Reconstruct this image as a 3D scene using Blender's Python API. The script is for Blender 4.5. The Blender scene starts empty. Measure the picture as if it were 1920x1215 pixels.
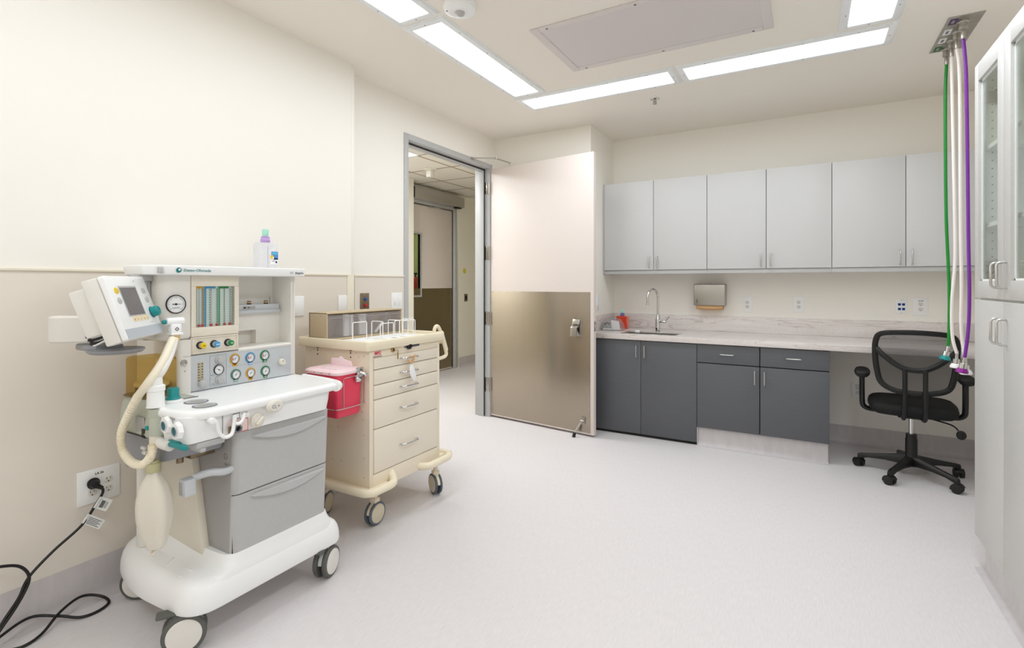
import bpy, bmesh, math, random
from mathutils import Matrix, Vector
random.seed(7)
PI = math.pi
V = Vector

# ------------------------------------------------------------------ camera, world, exposure
SC = bpy.context.scene
COL = SC.collection
F_PX = 964.3; YAW = math.atan2(550.4, 964.3); CAM_H = 1.31
cd = bpy.data.cameras.new('camera'); cam = bpy.data.objects.new('camera', cd); COL.objects.link(cam)
cd.sensor_fit = 'HORIZONTAL'; cd.sensor_width = 36.0; cd.lens = F_PX / 1920 * 36.0
cd.shift_y = -(607.5 - 531.0) / 1920.0
cd.clip_start = 0.05; cd.clip_end = 50
cam.location = (0, 0, CAM_H); cam.rotation_euler = (PI / 2, 0, YAW)
SC.camera = cam
w = bpy.data.worlds.new('world'); SC.world = w; w.use_nodes = True
w.node_tree.nodes['Background'].inputs[0].default_value = (0.9, 0.93, 1, 1)
w.node_tree.nodes['Background'].inputs[1].default_value = 0.05
SC.view_settings.view_transform = 'Standard'; SC.view_settings.look = 'None'
SC.view_settings.exposure = 0.16; SC.view_settings.gamma = 1.0
SC.view_settings.use_curve_mapping = False
LAMP = 2.5          # emission of the white lenses themselves
POWER = 6.2        # watts of each room light panel (area light in the lens)
POWER_HALL = 44.0
SPREAD = 178
SC.cycles.max_bounces = 16; SC.cycles.diffuse_bounces = 12; SC.cycles.transparent_max_bounces = 24

# ------------------------------------------------------------------ materials
def lin(h):
    if isinstance(h, str):
        h = h.lstrip('#'); h = [int(h[i:i+2], 16) / 255 for i in (0, 2, 4)]
    return tuple((c / 12.92 if c <= 0.04045 else ((c + 0.055) / 1.055) ** 2.4) for c in h) + (1,)

def mat(name, col, rough=0.5, metal=0.0, spec=0.5, trans=0.0, ior=1.45, coat=0.0, alpha=1.0,
        emit=None, estr=0.0, noise=None, bump=None, sss=0.0):
    """noise=(scale3, amount, colour2, detail)   bump=(scale3, strength)"""
    m = bpy.data.materials.new(name); m.use_nodes = True
    nt = m.node_tree; b = nt.nodes['Principled BSDF']; L = nt.links
    b.inputs['Base Color'].default_value = lin(col)
    b.inputs['Roughness'].default_value = rough; b.inputs['Metallic'].default_value = metal
    b.inputs['Specular IOR Level'].default_value = spec
    b.inputs['Transmission Weight'].default_value = trans; b.inputs['IOR'].default_value = ior
    b.inputs['Coat Weight'].default_value = coat; b.inputs['Alpha'].default_value = alpha
    if sss: b.inputs['Subsurface Weight'].default_value = sss; b.inputs['Subsurface Scale'].default_value = 0.02
    if emit: b.inputs['Emission Color'].default_value = lin(emit); b.inputs['Emission Strength'].default_value = estr
    tc = None
    def mapped(scale):
        nonlocal tc
        if tc is None: tc = nt.nodes.new('ShaderNodeTexCoord')
        mp = nt.nodes.new('ShaderNodeMapping'); mp.inputs['Scale'].default_value = scale
        L.new(tc.outputs['Object'], mp.inputs['Vector']); return mp.outputs['Vector']
    if noise:
        sc, amt, c2, det = noise
        n = nt.nodes.new('ShaderNodeTexNoise'); n.inputs['Scale'].default_value = 1; n.inputs['Detail'].default_value = det
        L.new(mapped(sc), n.inputs['Vector'])
        r = nt.nodes.new('ShaderNodeValToRGB'); r.color_ramp.elements[0].position = 0.5 - amt; r.color_ramp.elements[1].position = 0.5 + amt
        r.color_ramp.elements[0].color = lin(c2); r.color_ramp.elements[1].color = lin(col)
        L.new(n.outputs['Fac'], r.inputs['Fac']); L.new(r.outputs['Color'], b.inputs['Base Color'])
    if bump:
        sc, st = bump
        n = nt.nodes.new('ShaderNodeTexNoise'); n.inputs['Scale'].default_value = 1; n.inputs['Detail'].default_value = 3
        L.new(mapped(sc), n.inputs['Vector'])
        bp = nt.nodes.new('ShaderNodeBump'); bp.inputs['Strength'].default_value = st; bp.inputs['Distance'].default_value = 0.002
        L.new(n.outputs['Fac'], bp.inputs['Height']); L.new(bp.outputs['Normal'], b.inputs['Normal'])
    return m

def emis(name, col, s):
    m = bpy.data.materials.new(name); m.use_nodes = True; nt = m.node_tree
    for n in list(nt.nodes): nt.nodes.remove(n)
    e = nt.nodes.new('ShaderNodeEmission'); o = nt.nodes.new('ShaderNodeOutputMaterial')
    e.inputs[0].default_value = lin(col); e.inputs[1].default_value = s
    nt.links.new(e.outputs[0], o.inputs[0]); return m

M = {}
M['paint'] = mat('wall_paint', '#F3F0E9', 0.6, spec=0.3, bump=((260, 260, 260), 0.05))
M['panel'] = mat('wainscot_vinyl', '#E3DCD2', 0.42, spec=0.4, bump=((300, 300, 300), 0.05))
M['trimcap'] = mat('wainscot_cap', '#E6DFCD', 0.4)
M['ceil'] = mat('ceiling_paint', '#EEE9E0', 0.7, spec=0.2)
M['floor'] = mat('sheet_vinyl_floor', '#DEDADB', 0.45, spec=0.4, noise=((160, 22, 10), 0.3, '#D2CECF', 5), bump=((90, 30, 10), 0.02))
M['cove'] = mat('vinyl_cove_base', '#CCC7C8', 0.42, noise=((30, 30, 8), 0.3, '#BFBABB', 5))
M['doorlam'] = mat('door_laminate', '#DCD2CC', 0.45)
M['steel'] = mat('brushed_steel', '#B0A596', 0.27, metal=1.0, noise=((300, 300, 2), 0.35, '#A89D8E', 3))
_m = M['steel']; _b = _m.node_tree.nodes['Principled BSDF']; _t = _m.node_tree.nodes.new('ShaderNodeTangent'); _t.direction_type = 'RADIAL'; _t.axis = 'Z'
_m.node_tree.links.new(_t.outputs[0], _b.inputs['Tangent']); _b.inputs['Anisotropic'].default_value = 0.75; _b.inputs['Anisotropic Rotation'].default_value = 0.25
M['steelh'] = mat('satin_steel', '#B3AFA8', 0.33, metal=1.0)
M['chrome'] = mat('chrome', '#D8D8D8', 0.12, metal=1.0)
M['satin'] = mat('satin_nickel', '#C9C7C4', 0.3, metal=0.9)
M['frame'] = mat('grey_door_frame_paint', '#B9BABA', 0.4)
M['ltgrey'] = mat('light_grey_laminate', '#CDCDCD', 0.45, bump=((8, 8, 300), 0.02))
M['ltgrey_edge'] = mat('light_grey_edge', '#BDBDBC', 0.45)
M['dkgrey'] = mat('charcoal_laminate', '#606266', 0.42, noise=((6, 6, 380), 0.3, '#56585C', 4))
M['dkgap'] = mat('dark_gap', '#242424', 0.8)
M['quartz'] = None
M['tall'] = mat('white_grey_laminate', '#C9C8C5', 0.45, noise=((10, 10, 420), 0.35, '#C1C0BD', 3))
M['cabin'] = mat('cabinet_interior', '#F0F2EE', 0.5)
M['white'] = mat('white_plastic', '#F1F2F2', 0.28, spec=0.5)
M['white2'] = mat('offwhite_plastic', '#E2DFD9', 0.35)
M['cream'] = mat('cream_plastic', '#E0DACC', 0.35)
M['silver'] = mat('silver_plastic', '#C4C8CC', 0.35, metal=0.15)
M['mgrey'] = mat('machine_grey', '#BBBBBB', 0.35, noise=((60, 60, 60), 0.3, '#B7B7B7', 2))
M['mgrey2'] = mat('machine_dark_grey', '#A4A2A0', 0.4)
M['sage'] = mat('sage_grey_plastic', '#B4B8AA', 0.4)
M['slate'] = mat('slate_grey_plastic', '#92949A', 0.4)
M['black'] = mat('black_plastic', '#141414', 0.4)
M['black2'] = mat('black_rubber', '#1B1A19', 0.6)
M['blackfab'] = mat('black_fabric', '#0B0B0C', 0.75, bump=((700, 700, 700), 0.3))
M['dkrub'] = mat('dark_grey_rubber', '#5C5D58', 0.55)
M['tyre'] = mat('blue_grey_rubber', '#5D6770', 0.5)
M['teal'] = mat('teal_plastic', '#158A8C', 0.35)
M['teal2'] = mat('teal_dark', '#0E5C66', 0.35)
M['yellow'] = mat('yellow_plastic', '#E8C81A', 0.35)
M['orange'] = mat('amber_ring', '#E6A823', 0.35)
M['blue'] = mat('sky_blue_plastic', '#3A97CF', 0.35)
M['green'] = mat('green_plastic', '#128043', 0.35)
M['greenl'] = mat('green_grey', '#4C8D78', 0.4)
M['red'] = mat('red_plastic', '#C3202C', 0.35)
M['navy'] = mat('navy_plastic', '#12265A', 0.4)
M['bluebtn'] = mat('blue_button', '#1E56A8', 0.35)
M['screen'] = mat('lcd_screen', '#6F6A6C', 0.25)
M['ink'] = mat('black_ink', '#26262A', 0.6)
M['inkteal'] = mat('teal_ink', '#178080', 0.5)
M['inkgrey'] = mat('grey_ink', '#7E8286', 0.5)
M['redink'] = mat('red_ink', '#C8303A', 0.5)
M['paper'] = mat('white_paper', '#F0F0F0', 0.7)
M['dial'] = mat('dial_white', '#ECEDEE', 0.5)
M['cart'] = mat('cart_beige_enamel', '#E9DECA', 0.38)
M['cartd'] = mat('cart_beige_drawer', '#E9E0D0', 0.38)
M['cartt'] = mat('cart_cream_plastic', '#EBE1C8', 0.35)
M['binback'] = mat('bin_beige', '#C5B496', 0.45)
M['brass'] = mat('brass', '#B79B5C', 0.3, metal=1.0)
M['bronze'] = mat('bronze_plate', '#8A7B66', 0.35, metal=0.7)
M['tan'] = mat('kraft_paper', '#CDA679', 0.8)
M['glass'] = mat('clear_glass', '#FFFFFF', 0.02, trans=1.0, ior=1.45)
M['glass'] = None
M['mint'] = mat('mint_plastic', '#A8E3CE', 0.35, sss=0.2)
M['lilac'] = mat('lilac_plastic', '#BFA0DA', 0.35, sss=0.2)
M['plum'] = mat('plum_plastic', '#7A6AA8', 0.35)
M['redsoap'] = mat('red_orange_liquid', '#E2451F', 0.2, trans=0.25)
M['violet'] = mat('violet_hose', '#7B2FA0', 0.35)
M['violetp'] = mat('violet_cap', '#8E1F8E', 0.35)
M['hgreen'] = mat('green_hose', '#12862C', 0.35)
M['hwhite'] = mat('white_hose', '#F0E9E4', 0.35)
M['pinktub'] = mat('pink_translucent', '#E8425F', 0.35, sss=0.25)
M['pinklid'] = mat('pale_pink_plastic', '#F4D9DE', 0.35, sss=0.3)
M['biolab'] = mat('orange_label', '#F0701A', 0.5)
M['hose'] = mat('cream_hose', '#EFE7D2', 0.45)
M['hosec'] = None
M['bag'] = mat('breathing_bag', '#EDE8DC', 0.4, alpha=0.68, sss=0.1)
M['tile'] = mat('ceiling_tile', '#DCD7CE', 0.85)
M['grid'] = mat('tile_grid', '#A3927D', 0.7)
M['vent'] = None
M['hallpaint'] = mat('corridor_paint', '#EEEBDF', 0.6)
M['dimglass'] = None
M['foil'] = mat('foil_pack', '#D9DDE0', 0.35, metal=0.35, bump=((160, 160, 60), 0.8))
M['wire'] = mat('white_wire', '#F4F4F2', 0.35)
M['tagc'] = mat('printed_tag', '#DEDFDE', 0.5)
M['extred'] = mat('extinguisher_red', '#B2261E', 0.35)
M['pale'] = mat('pale_yellow_green_paint', '#C8CBAA', 0.6)
M['lens'] = emis('light_lens', '#FFFFFF', LAMP)
M['lenshall'] = emis('hall_light_lens', '#FFF9EE', LAMP)
M['lframe'] = mat('light_frame_white', '#EDF0F2', 0.4)

def thin_glass(name, tint, fac, rough=0.03):
    m = bpy.data.materials.new(name); m.use_nodes = True; nt = m.node_tree
    for n in list(nt.nodes): nt.nodes.remove(n)
    t = nt.nodes.new('ShaderNodeBsdfTransparent'); g = nt.nodes.new('ShaderNodeBsdfGlossy')
    t.inputs[0].default_value = lin(tint); g.inputs['Roughness'].default_value = rough
    lw = nt.nodes.new('ShaderNodeLayerWeight'); lw.inputs[0].default_value = 0.5
    fr = nt.nodes.new('ShaderNodeMath'); fr.operation = 'POWER'; fr.inputs[1].default_value = 5.0; nt.links.new(lw.outputs['Facing'], fr.inputs[0])
    ad = nt.nodes.new('ShaderNodeMath'); ad.operation = 'ADD'; ad.inputs[1].default_value = fac; ad.use_clamp = True
    mx = nt.nodes.new('ShaderNodeMixShader'); o = nt.nodes.new('ShaderNodeOutputMaterial')
    nt.links.new(fr.outputs[0], ad.inputs[0]); nt.links.new(ad.outputs[0], mx.inputs[0])
    nt.links.new(t.outputs[0], mx.inputs[1]); nt.links.new(g.outputs[0], mx.inputs[2]); nt.links.new(mx.outputs[0], o.inputs[0])
    return m
def tint_plastic(name, tint, diff, fac):
    """clear tinted plastic: part see-through, part diffuse"""
    m = bpy.data.materials.new(name); m.use_nodes = True; nt = m.node_tree
    b = nt.nodes['Principled BSDF']; b.inputs['Base Color'].default_value = lin(diff); b.inputs['Roughness'].default_value = 0.12
    o = nt.nodes['Material Output']; t = nt.nodes.new('ShaderNodeBsdfTransparent'); t.inputs[0].default_value = lin(tint)
    mx = nt.nodes.new('ShaderNodeMixShader'); mx.inputs[0].default_value = fac
    nt.links.new(t.outputs[0], mx.inputs[1]); nt.links.new(b.outputs[0], mx.inputs[2]); nt.links.new(mx.outputs[0], o.inputs[0])
    return m
M['glass'] = thin_glass('cabinet_glass', '#F8FBF8', 0.03)
M['dimglass'] = thin_glass('door_lite_glass', '#E8ECD8', 0.03)
M['amber'] = tint_plastic('amber_plastic', '#F3E3B6', '#CCAC62', 0.2)
M['clearpl'] = tint_plastic('clear_plastic', '#F2F2F2', '#DDE0E2', 0.18)
M['binclear'] = tint_plastic('clear_bin_plastic', '#F4F1F1', '#E2DFE0', 0.22)
M['bottle'] = tint_plastic('clear_bottle', '#F6F6F8', '#F0F1F4', 0.45)
M['bottleedge'] = tint_plastic('clear_bottle_shade', '#E6E6E8', '#D9DBDF', 0.5)
M['mesh'] = None

def mesh_fabric():
    m = bpy.data.materials.new('chair_mesh_fabric'); m.use_nodes = True; nt = m.node_tree; L = nt.links
    b = nt.nodes['Principled BSDF']; b.inputs['Base Color'].default_value = lin('#2A2827'); b.inputs['Roughness'].default_value = 0.7
    o = nt.nodes['Material Output']; t = nt.nodes.new('ShaderNodeBsdfTransparent')
    tc = nt.nodes.new('ShaderNodeTexCoord'); mp = nt.nodes.new('ShaderNodeMapping'); mp.inputs['Scale'].default_value = (1, 1, 1)
    ck = nt.nodes.new('ShaderNodeTexWave'); ck.inputs['Scale'].default_value = 160; ck.bands_direction = 'DIAGONAL'
    L.new(tc.outputs['Object'], mp.inputs[0]); L.new(mp.outputs[0], ck.inputs[0])
    mr = nt.nodes.new('ShaderNodeMapRange'); mr.inputs[3].default_value = 0.5; mr.inputs[4].default_value = 0.68
    L.new(ck.outputs['Fac'], mr.inputs[0])
    mx = nt.nodes.new('ShaderNodeMixShader'); L.new(mr.outputs[0], mx.inputs[0])
    L.new(t.outputs[0], mx.inputs[1]); L.new(b.outputs[0], mx.inputs[2]); L.new(mx.outputs[0], o.inputs[0]); return m
M['mesh'] = mesh_fabric()

def quartz():
    m = mat('quartz', '#E6DFDB', 0.3, spec=0.5); nt = m.node_tree; L = nt.links; b = nt.nodes['Principled BSDF']
    tc = nt.nodes.new('ShaderNodeTexCoord'); mp = nt.nodes.new('ShaderNodeMapping'); mp.inputs['Scale'].default_value = (0.55, 2.2, 5.0)
    n1 = nt.nodes.new('ShaderNodeTexNoise'); n1.inputs['Scale'].default_value = 2.2; n1.inputs['Detail'].default_value = 8; n1.inputs['Distortion'].default_value = 0.6
    L.new(tc.outputs['Object'], mp.inputs[0]); L.new(mp.outputs[0], n1.inputs['Vector'])
    r = nt.nodes.new('ShaderNodeValToRGB'); e = r.color_ramp.elements
    e[0].position = 0.36; e[0].color = lin('#DED6D2'); e[1].position = 0.7; e[1].color = lin('#ECE6E2')
    for p, c in ((0.485, '#E6DEDA'), (0.5, '#C9BFBA'), (0.515, '#E4DCD8')):
        k = e.new(p); k.color = lin(c)
    L.new(n1.outputs['Fac'], r.inputs[0])
    n2 = nt.nodes.new('ShaderNodeTexNoise'); n2.inputs['Scale'].default_value = 90; n2.inputs['Detail'].default_value = 4; L.new(tc.outputs['Object'], n2.inputs['Vector'])
    mx = nt.nodes.new('ShaderNodeMixRGB'); mx.blend_type = 'MULTIPLY'; mx.inputs[0].default_value = 0.22
    L.new(r.outputs[0], mx.inputs[1]); L.new(n2.outputs['Fac'], mx.inputs[2]); L.new(mx.outputs[0], b.inputs['Base Color']); return m
M['quartz'] = quartz()

def perf():
    m = mat('perforated_grille', '#CDC6C6', 0.5); nt = m.node_tree; L = nt.links; b = nt.nodes['Principled BSDF']
    tc = nt.nodes.new('ShaderNodeTexCoord'); vo = nt.nodes.new('ShaderNodeTexVoronoi'); vo.inputs['Scale'].default_value = 140; vo.inputs['Randomness'].default_value = 0
    L.new(tc.outputs['Object'], vo.inputs['Vector']); r = nt.nodes.new('ShaderNodeValToRGB')
    r.color_ramp.elements[0].position = 0.18; r.color_ramp.elements[0].color = lin('#8F898B'); r.color_ramp.elements[1].position = 0.32; r.color_ramp.elements[1].color = lin('#D5CECE')
    L.new(vo.outputs['Distance'], r.inputs[0]); L.new(r.outputs[0], b.inputs['Base Color']); return m
M['vent'] = perf()

# ------------------------------------------------------------------ geometry helpers
def frame(o, right, up):
    r = V(right).normalized(); u = V(up).normalized(); n = r.cross(u).normalized(); u = n.cross(r)
    m = Matrix.Identity(4)
    for i in range(3): m[i][0] = r[i]; m[i][1] = u[i]; m[i][2] = n[i]; m[i][3] = o[i]
    return m
def fX(o): return frame(o, (0, 1, 0), (0, 0, 1))        # surface facing +X
def fY(o): return frame(o, (1, 0, 0), (0, 0, 1))        # surface facing -Y
def fDown(o): return frame(o, (1, 0, 0), (0, -1, 0))    # surface facing down
def fUp(o): return frame(o, (1, 0, 0), (0, 1, 0))

class MB:
    def __init__(s, T=None):
        s.v = []; s.f = []; s.mi = []; s.mats = []; s.cur = 0; s.T = T or Matrix.Identity(4)
    def m(s, mt):
        if isinstance(mt, str): mt = M[mt]
        if mt not in s.mats: s.mats.append(mt)
        s.cur = s.mats.index(mt); return s
    def t(s, T): s.T = T; return s
    def add(s, vs, fs):
        o = len(s.v)
        for p in vs: s.v.append(s.T @ V(p))
        for f in fs: s.f.append([o + i for i in f]); s.mi.append(s.cur)
    def addbm(s, bm):
        bm.verts.index_update(); s.add([v.co[:] for v in bm.verts], [[v.index for v in f.verts] for f in bm.faces]); bm.free()
    def _bev(s, bm, bev, seg, ang=30):
        if bev > 0:
            bm.normal_update()
            es = [e for e in bm.edges if len(e.link_faces) == 2 and e.calc_face_angle(0) > math.radians(ang)]
            bmesh.ops.bevel(bm, geom=es, offset=bev, segments=seg, profile=0.5, affect='EDGES', clamp_overlap=True)
        s.addbm(bm); return s
    def box(s, x0, x1, y0, y1, z0, z1, bev=0, seg=2):
        if x1 < x0: x0, x1 = x1, x0
        if y1 < y0: y0, y1 = y1, y0
        if z1 < z0: z0, z1 = z1, z0
        bm = bmesh.new()
        vs = [bm.verts.new(p) for p in ((x0,y0,z0),(x1,y0,z0),(x1,y1,z0),(x0,y1,z0),(x0,y0,z1),(x1,y0,z1),(x1,y1,z1),(x0,y1,z1))]
        for f in ((3,2,1,0),(4,5,6,7),(0,1,5,4),(1,2,6,5),(2,3,7,6),(3,0,4,7)): bm.faces.new([vs[i] for i in f])
        return s._bev(bm, bev, seg)
    def prism(s, poly, z0, z1, bev=0, seg=2, taper=None, ang=30):
        """poly in local xy, extruded in z; taper = poly for the top"""
        bm = bmesh.new(); n = len(poly); top = taper or poly
        a = [bm.verts.new((p[0], p[1], z0)) for p in poly]; b = [bm.verts.new((p[0], p[1], z1)) for p in top]
        bm.faces.new(a[::-1]); bm.faces.new(b)
        for i in range(n): bm.faces.new((a[i], a[(i+1) % n], b[(i+1) % n], b[i]))
        bmesh.ops.recalc_face_normals(bm, faces=bm.faces[:])
        return s._bev(bm, bev, seg, ang)
    def loft(s, rings, cap0=True, cap1=True, closed=True):
        n = len(rings[0]); vs = [p for r in rings for p in r]; fs = []
        for k in range(len(rings) - 1):
            for i in range(n if closed else n - 1):
                j = (i + 1) % n; fs.append((k*n+i, k*n+j, (k+1)*n+j, (k+1)*n+i))
        if cap0: fs.append(tuple(range(n))[::-1])
        if cap1: fs.append(tuple((len(rings)-1)*n + i for i in range(n)))
        s.add(vs, fs); return s
    def cyl(s, p0, p1, r0, r1=None, n=24, bev=0):
        r1 = r0 if r1 is None else r1
        p0 = V(p0); p1 = V(p1); d = (p1 - p0).normalized(); a = V((0, 0, 1)) if abs(d.z) < 0.9 else V((1, 0, 0))
        u = d.cross(a).normalized(); w_ = d.cross(u)
        def ring(p, r): return [p + (u*math.cos(2*PI*i/n) + w_*math.sin(2*PI*i/n))*r for i in range(n)]
        if bev:
            bv = min(bev, (p1-p0).length/2.01)
            rs = [ring(p0, r0 - bv), ring(p0 + d*bv*0.3, r0 - bv*0.3), ring(p0 + d*bv, r0), ring(p1 - d*bv, r1), ring(p1 - d*bv*0.3, r1 - bv*0.3), ring(p1, r1 - bv)]
        else: rs = [ring(p0, r0), ring(p1, r1)]
        return s.loft(rs)
    def lathe(s, prof, c=(0, 0, 0), d=(0, 0, 1), n=32, caps=True, sx=1, sy=1):
        d = V(d).normalized(); c = V(c); a = V((0, 1, 0)) if abs(d.y) < 0.9 else V((1, 0, 0))
        u = a.cross(d).normalized(); w_ = d.cross(u)
        rs = [[c + d*z + (u*math.cos(2*PI*i/n)*sx + w_*math.sin(2*PI*i/n)*sy)*max(r, 1e-5) for i in range(n)] for r, z in prof]
        return s.loft(rs, caps, caps)
    def tube(s, path, r, n=10, closed=False, sub=6, ry=None, caps=True, up=(0, 0, 1)):
        P = [V(p) for p in path]
        if sub > 1 and len(P) > 2:
            Q = []; N = len(P); rng = N if closed else N - 1
            for i in range(rng):
                g = lambda k: P[k % N] if closed else P[min(max(k, 0), N - 1)]
                p0, p1, p2, p3 = g(i-1), g(i), g(i+1), g(i+2)
                for k in range(sub):
                    t = k / sub; t2 = t*t; t3 = t2*t
                    Q.append(0.5*((2*p1) + (p2-p0)*t + (2*p0-5*p1+4*p2-p3)*t2 + (3*p1-p0-3*p2+p3)*t3))
            if not closed: Q.append(P[-1])
            P = Q
        N = len(P); T = []
        for i in range(N):
            a = P[(i-1) % N] if closed or i > 0 else P[0]; b = P[(i+1) % N] if closed or i < N-1 else P[-1]
            T.append((b - a).normalized() if (b-a).length > 1e-9 else V((0, 0, 1)))
        u = V(up) - T[0]*V(up).dot(T[0])
        if u.length < 1e-3: u = V((1, 0, 0)) - T[0]*T[0].x
        u.normalize(); rs = []
        for i in range(N):
            if i: u = (u - T[i]*u.dot(T[i])); u.normalize()
            w_ = T[i].cross(u)
            rr = r(i/(N-1)) if callable(r) else r; r2 = (ry if ry else rr)
            rs.append([P[i] + w_*math.cos(2*PI*k/n)*rr + u*math.sin(2*PI*k/n)*r2 for k in range(n)])
        if closed: rs.append(rs[0]); caps = False
        return s.loft(rs, caps, caps)
    def sphere(s, c, r, n=20, k=12):
        r = r if isinstance(r, (tuple, list)) else (r, r, r); c = V(c)
        rs = [[c + V((math.sin(PI*j/k)*math.cos(2*PI*i/n)*r[0], math.sin(PI*j/k)*math.sin(2*PI*i/n)*r[1], -math.cos(PI*j/k)*r[2])) for i in range(n)] for j in range(1, k)]
        return s.loft(rs)
    def disc(s, c, r, z=0, n=28, ry=None):
        ry = ry or r
        s.add([(c[0] + r*math.cos(2*PI*i/n), c[1] + ry*math.sin(2*PI*i/n), z) for i in range(n)], [list(range(n))]); return s
    def quad(s, a, b, c, d): s.add([a, b, c, d], [(0, 1, 2, 3)]); return s
    def rect(s, x0, x1, y0, y1, z=0): return s.quad((x0,y0,z),(x1,y0,z),(x1,y1,z),(x0,y1,z))
    def text(s, txt, size, a, b, z=0.0006, align='LEFT', sx=1.0, bold=0.0):
        cu = bpy.data.curves.new('txt', 'FONT'); cu.body = txt; cu.size = size; cu.align_x = align; cu.offset = bold; cu.resolution_u = 3
        ob = bpy.data.objects.new('txt', cu); COL.objects.link(ob)
        dg = bpy.context.evaluated_depsgraph_get(); me = bpy.data.meshes.new_from_object(ob.evaluated_get(dg))
        s.add([(a + v.co.x*sx, b + v.co.y, z) for v in me.vertices], [list(p.vertices) for p in me.polygons])
        bpy.data.objects.remove(ob); bpy.data.curves.remove(cu); bpy.data.meshes.remove(me); return s
    def build(s, name, parent=None, local=False, ang=38):
        me = bpy.data.meshes.new(name)
        inv = Matrix.Identity(4); loc = None
        if parent is not None and not local: inv = WM[parent.name].inverted()
        vs = [inv @ v for v in s.v]
        if parent is None:
            lo = V([min(v[i] for v in vs) for i in range(3)]); hi = V([max(v[i] for v in vs) for i in range(3)])
            loc = V(((lo.x+hi.x)/2, (lo.y+hi.y)/2, lo.z)); vs = [v - loc for v in vs]
        me.from_pydata([v[:] for v in vs], [], s.f)
        for mt in s.mats: me.materials.append(mt)
        for p, mi in zip(me.polygons, s.mi): p.material_index = mi; p.use_smooth = True
        bm = bmesh.new(); bm.from_mesh(me)
        for e in bm.edges:
            if len(e.link_faces) != 2 or e.calc_face_angle(0) > math.radians(ang): e.smooth = False
        bm.to_mesh(me); bm.free(); me.update()
        o = bpy.data.objects.new(name, me); COL.objects.link(o)
        if parent is not None: o.parent = parent; WM[o.name] = WM[parent.name].copy()
        else: o.location = loc; WM[o.name] = Matrix.Translation(loc)
        return o
WM = {}
def tag(o, label=None, cat=None, group=None, kind=None):
    if label: o['label'] = label
    if cat: o['category'] = cat
    if group: o['group'] = group
    if kind: o['kind'] = kind
    return o
def empty(name, loc, rz=0, label=None, cat=None, group=None):
    o = bpy.data.objects.new(name, None); COL.objects.link(o); o.location = loc; o.rotation_euler = (0, 0, rz); o.empty_display_size = 0.1
    WM[o.name] = Matrix.Translation(V(loc)) @ Matrix.Rotation(rz, 4, 'Z'); return tag(o, label, cat, group)
def struct(o): o['kind'] = 'structure'; return o
def copy_tree(o, parent=None, loc=None, rz=None, label=None):
    c = o.copy(); COL.objects.link(c)
    if parent is not None: c.parent = parent
    if loc is not None: c.location = loc
    if rz is not None: c.rotation_euler = (0, 0, rz)
    if label: c['label'] = label
    for ch in list(o.children): copy_tree(ch, c)
    return c
def rrect(x0, x1, y0, y1, r, k=5):
    P = []
    for cx, cy, a0 in ((x1-r, y0+r, -PI/2), (x1-r, y1-r, 0), (x0+r, y1-r, PI/2), (x0+r, y0+r, PI)):
        for i in range(k+1): a = a0 + PI/2*i/k; P.append((cx + r*math.cos(a), cy + r*math.sin(a)))
    return P
def smooth_poly(P, sub=5):
    out = []; N = len(P); Q = [V((p[0], p[1], 0)) for p in P]
    for i in range(N):
        p0, p1, p2, p3 = Q[i-1], Q[i], Q[(i+1) % N], Q[(i+2) % N]
        for k in range(sub):
            t = k/sub; t2 = t*t; t3 = t2*t; q = 0.5*((2*p1)+(p2-p0)*t+(2*p0-5*p1+4*p2-p3)*t2+(3*p1-p0-3*p2+p3)*t3); out.append((q.x, q.y))
    return out
def fillet(P, r, k=5):
    """round the corners of a 2-D polygon; r one radius or a list"""
    out = []; N = len(P)
    for i in range(N):
        p = V(P[i]); a = V(P[i-1]); b = V(P[(i+1) % N]); rr = r[i] if isinstance(r, (list, tuple)) else r
        da = (a-p); db = (b-p); l = min(rr, da.length*0.49, db.length*0.49)
        s0 = p + da.normalized()*l; s1 = p + db.normalized()*l
        for j in range(k+1):
            t = j/k; q = s0*(1-t)**2 + p*2*t*(1-t) + s1*t*t; out.append((q.x, q.y))
    return out

# ------------------------------------------------------------------ room shell
ZC = 2.74; XL = -2.575; XR_ = -2.70; XRW = 1.30; YB = 5.02; YF = -1.9; YS = 4.39; XS = -1.685
XH = -4.70; ZH = 2.68   # corridor far wall, ceiling
b = MB().m('floor'); b.box(-6.2, XRW+0.12, YF-0.1, 9.0, -0.1, 0); struct(b.build('floor'))
b = MB().m('ceil'); b.box(-2.84, XRW+0.12, YF-0.1, YB+0.12, ZC, ZC+0.12); struct(b.build('ceiling'))
b = MB().m('paint')
b.box(-2.84, XL, YF, 2.417, 0, ZC)                       # furred-out part behind the machine
b.box(-2.84, XR_, 2.417, 3.045, 0, ZC); b.box(-2.84, XR_, 3.045, 4.31, 2.475, ZC); b.box(-2.84, XR_, 4.31, YS, 0, ZC)
struct(b.build('wall_left'))
b = MB().m('paint'); b.box(-2.84, XS, YS, YB+0.12, 0, ZC); struct(b.build('wall_stub'))
b = MB().m('paint'); b.box(XS, XRW+0.12, YB, YB+0.12, 0, ZC); struct(b.build('wall_back'))
b = MB().m('paint'); b.box(XRW, XRW+0.12, YF, YB, 0, ZC); struct(b.build('wall_right'))
b = MB().m('paint'); b.box(-2.84, XRW+0.12, YF-0.12, YF, 0, ZC); struct(b.build('wall_front'))
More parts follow.
